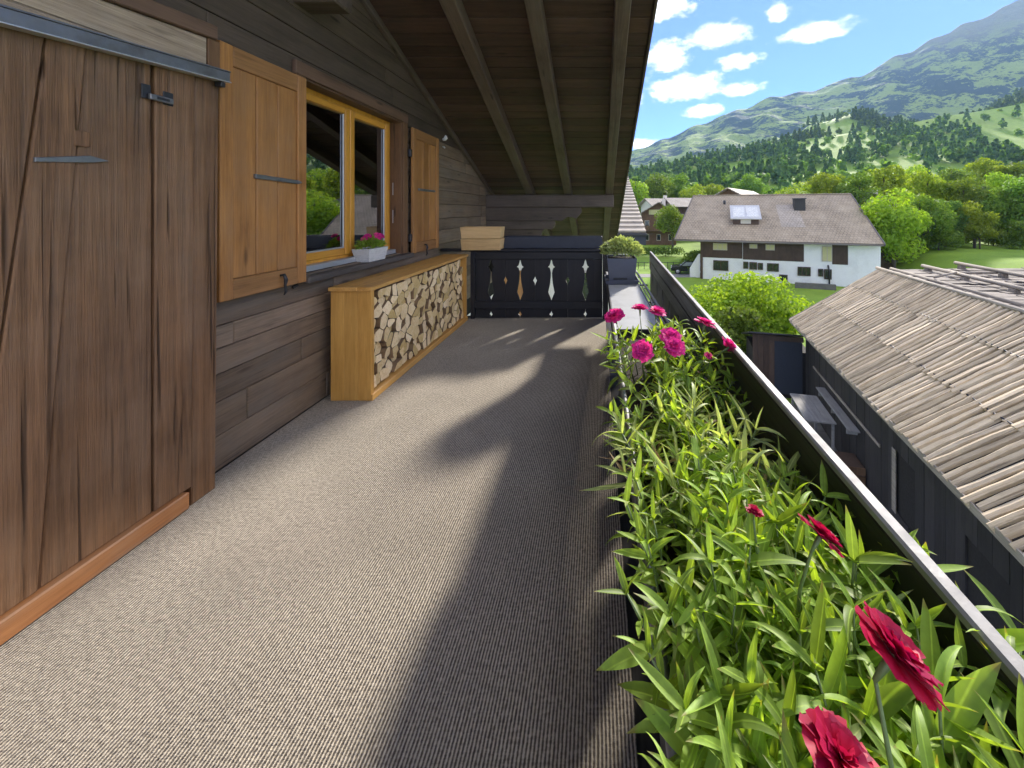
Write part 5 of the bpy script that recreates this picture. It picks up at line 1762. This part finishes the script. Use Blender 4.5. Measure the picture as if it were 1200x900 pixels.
    for s, up in ((1.30, .075), (2.50, .092)):
        pts = [on(s + rr.uniform(-.015, .015), -ylen + .3 + k * .43, up + rr.uniform(-.006, .006)) for k in range(30)]
        tube('roof_rod', pts, .016, M['iron'], b_, 6)
    # eave board with gutter edge, verge board, ridge timbers
    bb('eave_board', -.075, -.045, -ylen, .02, ze - .10, ze + .035, M['oldwood'], b_, .004)
    quadslab('verge_board', [on(-.06, .0, -.1), on(SLn, .0, -.1), on(SLn, .035, -.1), on(-.06, .035, -.1)], -.19, M['oldwood_x'], b_, Vector((run, 0, rise)), (0, 1, 0))
    zr = ze + rise
    tube('ridge_pole', [(run - .05, .05, zr + .13), (run - .03, -5, zr + .12), (run - .05, -ylen, zr + .14)], .055, M['oldwood'], b_, 8)
    bb('ridge_board', run - .02, run + .16, -ylen, 0, zr + .06, zr + .1, M['oldwood'], b_)
    # upper roof, almost level
    up = .05
    quadslab('upper_roof', [Vector((run + .02, -ylen, zr)), Vector((run + 5.4, -ylen, zr + up * 5.4)), Vector((run + 5.4, 0, zr + up * 5.4)), Vector((run + .02, 0, zr))], .1, M['backing'], b_, Vector((1, 0, up)), (0, 1, 0))
    for row in range(5):
        k = 0; y = -9.5
        while y < -.05:
            w = rr.uniform(.16, .30)
            x0 = run + .15 + row * 1.02
            board('upper_shingle', (1.12, w - .012, .022), (x0 + .5 + rr.uniform(-.06, .06), y + w / 2, zr + up * (x0 + .5 - run) + .03 + rr.uniform(0, .03)), M['oldwood_x'], b_, (rr.uniform(-.06, .06), -.045 + rr.uniform(-.03, .03), rr.uniform(-.05, .05)), .003)
            y += w
    for x, z, ya in ((run + .42, .10, .1), (4.24, .26, 0.0), (4.75, .16, -.6), (5.4, .36, .3), (6.6, .34, -1.1), (7.6, .42, -1.8)):
        tube('snow_pole', [(x, ya, zr + z), (x + .03, ya - 4, zr + z - .02 + rr.uniform(-.02, .02)), (x, ya - 10, zr + z)], .06, M['oldwood'], b_, 8)
        for q in range(5):
            yy = ya - .3 - q * 1.7
            bb('pole_block', x - .07, x + .07, yy - .09, yy + .09, zr + .05, zr + z - .055 if z > .12 else zr + .09, M['oldwood'], b_)
    for (xa, ya, xb, yb) in ((4.3, -1.2, 5.4, -1.5), (4.3, -3.2, 5.3, -3.4), (3.35, -2.2, 4.2, -1.7), (5.4, -2.6, 6.6, -2.7)):
        tube('cross_pole', [(xa, ya, zr + .20), (xb, yb, zr + .30)], .035, M['oldwood'], b_, 7)
    bb('wall_rail', .34, .372, -5.6, -1.2, -3.93, -3.86, M['oldwood'], b_)
    return b_
barn()

BARN_RZ = math.atan2(-.225, .974)
def at_barn(name, label, cat):
    t = rroot(name, (7.42, 13.99, 0), BARN_RZ)
    return tag(t, label, cat)
sh_ = at_barn('shed', 'small black flat roofed shed at the far end of the barn', 'shed')
body = bb('wall', -1.42, .60, -.2, 1.3, -5.6, -3.80, M['backing'], sh_)
x = -1.44
while x < -.85:
    bb('wall_board', x, x + .19, -.232, -.202, -5.6, -3.2, M['clad'], body); x += .195
x = -.2
bb('door', -.84, .30, -.228, -.204, -5.4, -3.42, M['navy'], sh_, .01)
board('roof', (1.96, 1.9, .06), (-.62, .52, -3.42), M['black_x'], sh_, (R(-19), 0, 0), .01)
bb('lintel', -.86, .33, -.245, -.203, -3.41, -3.22, M['clad'], sh_)

wb_ = at_barn('workbench', 'grey plank workbench standing against the barn wall', 'workbench')
M['greywood'] = wood('grey_bench_plank', (.12, .115, .11), (.26, .25, .24), 'Y', 9, .75, .4, .12, knots=False)
for k in range(3):
    bb('bench_plank', -.72 + k * .26, -.72 + k * .26 + .255, -4.0, -2.45, -4.36, -4.32, M['greywood'], wb_)
for (x, y) in ((-.66, -3.9), (-.66, -2.55), (0, -3.9), (0, -2.55)):
    bb('leg', x - .03, x + .03, y - .03, y + .03, -5.56, -4.361, M['greywood'], wb_)
sb_ = at_barn('wall_shelf', 'narrow grey shelf board between the workbench and barn wall', 'shelf')
bb('shelf_board', .08, .34, -4.7, -2.3, -4.14, -4.10, M['greywood'], sb_)
for y in (-4.5, -3.5, -2.5): bb('shelf_bracket', .10, .36, y, y + .03, -4.30, -4.141, M['greywood'], sb_)
cr_ = at_barn('crate', 'dark crate under the end of the workbench', 'crate')
for k in range(3): bb('crate_slat', -.1, .36, -4.93, -4.9, -5.5 + k * .22, -5.32 + k * .22, M['clad2'], cr_)
bb('crate_side', -.1, .36, -4.899, -4.3, -5.5, -4.9, M['clad'], cr_)
bu_ = at_barn('bucket', 'pale blue bucket lying in the alley by the barn', 'bucket')
v_, f_ = tube_data([(0, 0, 0), (0, .03, 0), (0, .26, 0)], [.10, .12, .15], 14)
o_ = obj('bucket_body', new_mesh('bucket_body', v_, f_[:-1], plain('pale_blue_plastic', (.35, .48, .58), .5), True), bu_, (-.1, -5.6, -5.38))
tube('bucket_rim', [Vector((-.1 + .155 * math.cos(a), -5.34, -5.38 + .155 * math.sin(a))) for a in [k * math.pi / 8 for k in range(17)]], .01, M['porcelain'], bu_, 6)

# paved alley between the chalet and the barn
al = rroot('path', (7.42, 13.99, 0), BARN_RZ)
tag(al, kind='structure')
rr = random.Random(12)
y = -13.5
while y < -1.0:
    x = -5.5; d = rr.uniform(.5, .75)
    while x < .36:
        w = min(rr.uniform(.6, .95), .37 - x)
        bb('paving_slab', x + .008, x + w - .008, y + .008, y + d - .008, -5.62, -5.505 + rr.uniform(0, .012), M['stone'], al, .01); x += w
    y += d

# ------------------------------------------------------------------ other houses
def gable_house(name, label, loc, rz, w, d, hw, hr, wall_m, roof_m, oh=.8, balcony=True, nwin=3, upper=None, chimney=True, base=None):
    h = rroot(name, loc, rz); tag(h, label, 'house')
    prism('wall', [(-w / 2, -.5), (w / 2, -.5), (w / 2, hw), (0, hw + hr), (-w / 2, hw)], 'Y', 0, d, wall_m, h)
    if base: bb('plinth', -w / 2 - .03, w / 2 + .03, -.03, d + .03, -.5, base, M['cream'], h)
    sl = hr / (w / 2)
    for s in (-1, 1):
        e = Vector((s * (w / 2 + oh), -oh * 1.2, hw - oh * sl + .03)); r_ = Vector((0, -oh * 1.2, hw + hr + .03))
        pts = [e, e + Vector((0, d + 2.2 * oh, 0)), r_ + Vector((0, d + 2.2 * oh, 0)), r_]
        quadslab('roof_slope', pts, .0 if False else -.14 if s > 0 else .14, roof_m, h, (0, 1, 0), r_ - e)
    def win(x0, x1, z0, z1, y=-.04):
        f = bb('window', x0, x1, y, -.001, z0, z1, M['wframe'], h, .01)
        bb('pane', x0 + .1, x1 - .1, y - .012, y - .0005, z0 + .1, z1 - .1, M['pane'], f, .004)
    if balcony:
        zb = hw * .42
        b2 = bb('balcony', -w / 2 - .1, w / 2 + .1, -1.1, -.001, zb - .15, zb, M['clad'], h)
        for k in range(int(w / .5)):
            bb('balcony_board', -w / 2 - .08 + k * .5, -w / 2 + .38 + k * .5, -1.14, -1.1005, zb - .1, zb + .9, M['clad2'], b2, .004)
        for k in range(nwin):
            x = -w / 2 + (k + .5) * w / nwin
            win(x - .45, x + .45, zb + .2, zb + 1.9); win(x - .4, x + .4, .4, max(.9, zb - .7))
        bb('gable_panel', -w * .28, w * .28, -.03, -.001, hw - .25, hw + hr * .35, M['blind'] if upper else M['clad2'], h)
    else:
        for k in range(nwin):
            x = -w / 2 + (k + .5) * w / nwin
            win(x - .4, x + .4, hw * .45, hw * .45 + 1.2)
    if chimney:
        bb('chimney', w * .12, w * .12 + .7, d * .45, d * .45 + .7, hw + hr * .5, hw + hr + .9, M['cream'], h, .02)
    return h
gable_house('timber_chalet', 'brown timber chalet with balcony beyond the lawn', (11.7, 70, -4.7), R(-8), 6.6, 10, 5.6, 2.0, M['clad2'], M['tiles2'], .8, True, 3, True)
gable_house('timber_chalet', 'small gabled chalet with broad pinkish roof behind the white house', (21.6, 60, -4.9), R(-38), 9.5, 13, 7.3, 2.6, M['clad2'], M['tiles2'], .9, True, 3, True, False)
gable_house('long_house', 'distant long low house with pinkish grey roof', (17.0, 88, -2.5), R(-78), 8, 16, 5.0, 1.8, M['clad'], M['tiles2'], .8, False, 3)
gable_house('long_house', 'distant low house with pale roof left of the long one', (12.5, 92, -2.2), R(-70), 7, 9, 4.8, 1.7, M['cream'], M['tiles2'], .7, False, 2)
gable_house('long_house', 'pale distant house half hidden behind the right ridge of the white house', (46.0, 62, -2.6), R(-30), 8, 9, 5.0, 2.0, M['cream'], M['tiles2'], .7, False, 3)
gable_house('garden_hut', 'small brown hut beside the bright corner tree', (26.6, 37.4, -4.0), R(-60), 3.2, 3.4, 2.2, .7, M['clad'], M['tiles2'], .4, False, 1, None, False)

def near_neighbour():
    h = rroot('neighbouring_chalet', (0, 0, 0), 0)
    tag(h, 'neighbouring chalet with grey tiled roof showing past the roof overhang', 'house')
    xe, y0, z0 = 2.12, 16.0, .56
    y1, z1 = 26.0, 4.06
    bb('wall', -9, xe - .7, y0 + .7, 2 * y1 - y0 - .7, -5.6, z0 - .1, M['cream'], h)
    prism('gable', [(y0 + .75, z0 - .09), (2 * y1 - y0 - .75, z0 - .09), (y1, z1 - .45)], 'X', xe - 1.0, xe - .72, M['clad'], h)
    sv = Vector((0, y1 - y0, z1 - z0))
    deck = quadslab('roof', [Vector((-9.5, y0, z0)), Vector((xe, y0, z0)), Vector((xe, y1, z1)), Vector((-9.5, y1, z1))], .12, M['backing'], h, (1, 0, 0), sv)
    quadslab('roof_back', [Vector((xe, 2 * y1 - y0, z0)), Vector((-9.5, 2 * y1 - y0, z0)), Vector((-9.5, y1, z1)), Vector((xe, y1, z1))], .12, M['tiles'], h, (-1, 0, 0), Vector((0, y0 - y1, z1 - z0)))
    n = 19
    L = sv.length; tm = plain('grey_tile_course', (.34, .29, .23), .75, 0, 5, .25, .3, dirt=(.15, .135, .13))
    for k in range(n):
        vs, fs = box_data(xe + 9.5, L / n + .08, .10, .015)
        o = obj('tile_course', new_mesh('tile_course', vs, fs, tm), deck, Vector((0, 0, 0)))
        o.location = ((xe + 9.5) / 2, (k + .5) * L / n, .02)
        o.rotation_euler = (R(-8), 0, 0)
    bb('gutter', -9.5, xe + .03, y0 - .15, y0 - .02, z0 - .14, z0 - .02, M['iron'], h, .03)
    bb('fascia', -9.4, xe, y0 + .0, y0 + .05, z0 - .55, z0 - .13, M['navy'], h)
    w = bb('window', -1.6, -.2, y0 + .64, y0 + .699, -2.6, -1.2, M['wframe'], h)
    bb('pane', -1.5, -.3, y0 + .62, y0 + .6395, -2.5, -1.3, M['pane'], w)
    w = bb('door', -4.4, -3.2, y0 + .64, y0 + .699, -3.4, -1.2, M['shutter'], h)
near_neighbour()

# ------------------------------------------------------------------ parked car, hedge, fence, garden wall
def car(loc, rz, label):
    c = rroot('parked_car', loc, rz); tag(c, label, 'car')
    paint = plain('black_car_paint', (.02, .02, .023), .2, .3, 4, .1, .02)
    side = [(-2.0, .35), (2.0, .35), (2.05, .62), (1.9, .82), (1.05, .92), (.45, 1.42), (-1.2, 1.46), (-1.85, 1.0), (-2.05, .85)]
    body = prism('body', side, 'Y', -.82, .82, paint, c, .05)
    glass = plain('car_glass', (.25, .28, .3), .05, 0, 2, .05, 0.01, .8)
    prism('side_window', [(.85, .95), (.38, 1.36), (-1.1, 1.39), (-1.45, .98)], 'Y', -.83, -.822, glass, c)
    prism('side_window', [(.85, .95), (.38, 1.36), (-1.1, 1.39), (-1.45, .98)], 'Y', .822, .83, glass, c)
    quadslab('windscreen', [Vector((1.06, -.68, .94)), Vector((1.06, .68, .94)), Vector((.49, .6, 1.40)), Vector((.49, -.6, 1.40))], .012, glass, c, (0, 1, 0), (-.57, 0, .46))
    for x in (-1.25, 1.28):
        for s in (-1, 1):
            w = tube('wheel', [(x, s * .64, .32), (x, s * .84, .32)], .32, plain('tyre', (.02, .02, .02), .8), c, 18)
            tube('rim', [(x, s * .835, .32), (x, s * .85, .32)], .19, M['alu'], w, 14)
    for s in (-1, 1):
        bb('headlight', 1.93, 2.03, s * .6 - .14, s * .6 + .14, .62, .76, M['porcelain'], c, .02)
car((10.3, 41.0, T(10.3, 41) + .0), R(168), 'black car parked at the left corner of the white house')

hd = empty('hedge', (10.5, 56, T(10, 56))); tag(hd, 'long clipped dark green hedge at the far side of the lawn', 'hedge')
r_ = np.random.default_rng(3)
c_ = [(x, 0, .8) for x in np.arange(-9, 2.2, .55)]; q_ = [.85] * len(c_)
V_, Q_ = leaf_cloud(r_, c_, q_, 4200, .12)
obj('foliage', np_mesh('foliage', V_, Q_, LEAF['deep']), hd, WL[hd]); 
for x in np.arange(-8.5, 2, 2.1): tube('stem', [(10.5 + x, 56, T(10, 56) - .2), (10.5 + x, 56, T(10, 56) + .9)], .05, M['bark'], hd, 6)
fc = empty('lawn_fence', (6.9, 44, T(7, 44))); tag(fc, 'low thin dark fence across the lawn behind the parked car', 'fence')
for k in range(9): bb('post', 4.2 + k * .7, 4.26 + k * .7, 44, 44.06, T(7, 44) - .1, T(7, 44) + .85, M['iron'], fc)
for z in (.35, .75): bb('fence_rail', 4.2, 9.86, 44.061, 44.09, T(7, 44) + z, T(7, 44) + z + .05, M['iron'], fc)
dr = bb('driveway', 4.5, 13, 38.6, 40.6, T(8, 39) - .3, T(8, 39) + .02, M['gravel']); tag(dr, kind='structure')

# ================================================================== air between here and the mountain
hz = bpy.data.materials.new('haze_air'); hz.use_nodes = True
n_ = hz.node_tree.nodes; n_.remove(n_['Principled BSDF'])
pv = n_.new('ShaderNodeVolumePrincipled')
pv.inputs['Color'].default_value = (.40, .62, 1.0, 1); pv.inputs['Density'].default_value = 1.55e-4
pv.inputs['Anisotropy'].default_value = 0.0
hz.node_tree.links.new(pv.outputs[0], n_['Material Output'].inputs['Volume'])
x0, x1, y0, y1, z0, z1 = -1500, 3500, -60, 2320, -30, 1300
vs = [(x, y, z) for z in (z0, z1) for y in (y0, y1) for x in (x0, x1)]
fs = [[0, 2, 3, 1], [4, 5, 7, 6], [0, 1, 5, 4], [2, 6, 7, 3], [0, 4, 6, 2], [1, 3, 7, 5]]
hb = obj('haze', new_mesh('haze', vs, fs, hz)); tag(hb, kind='stuff')
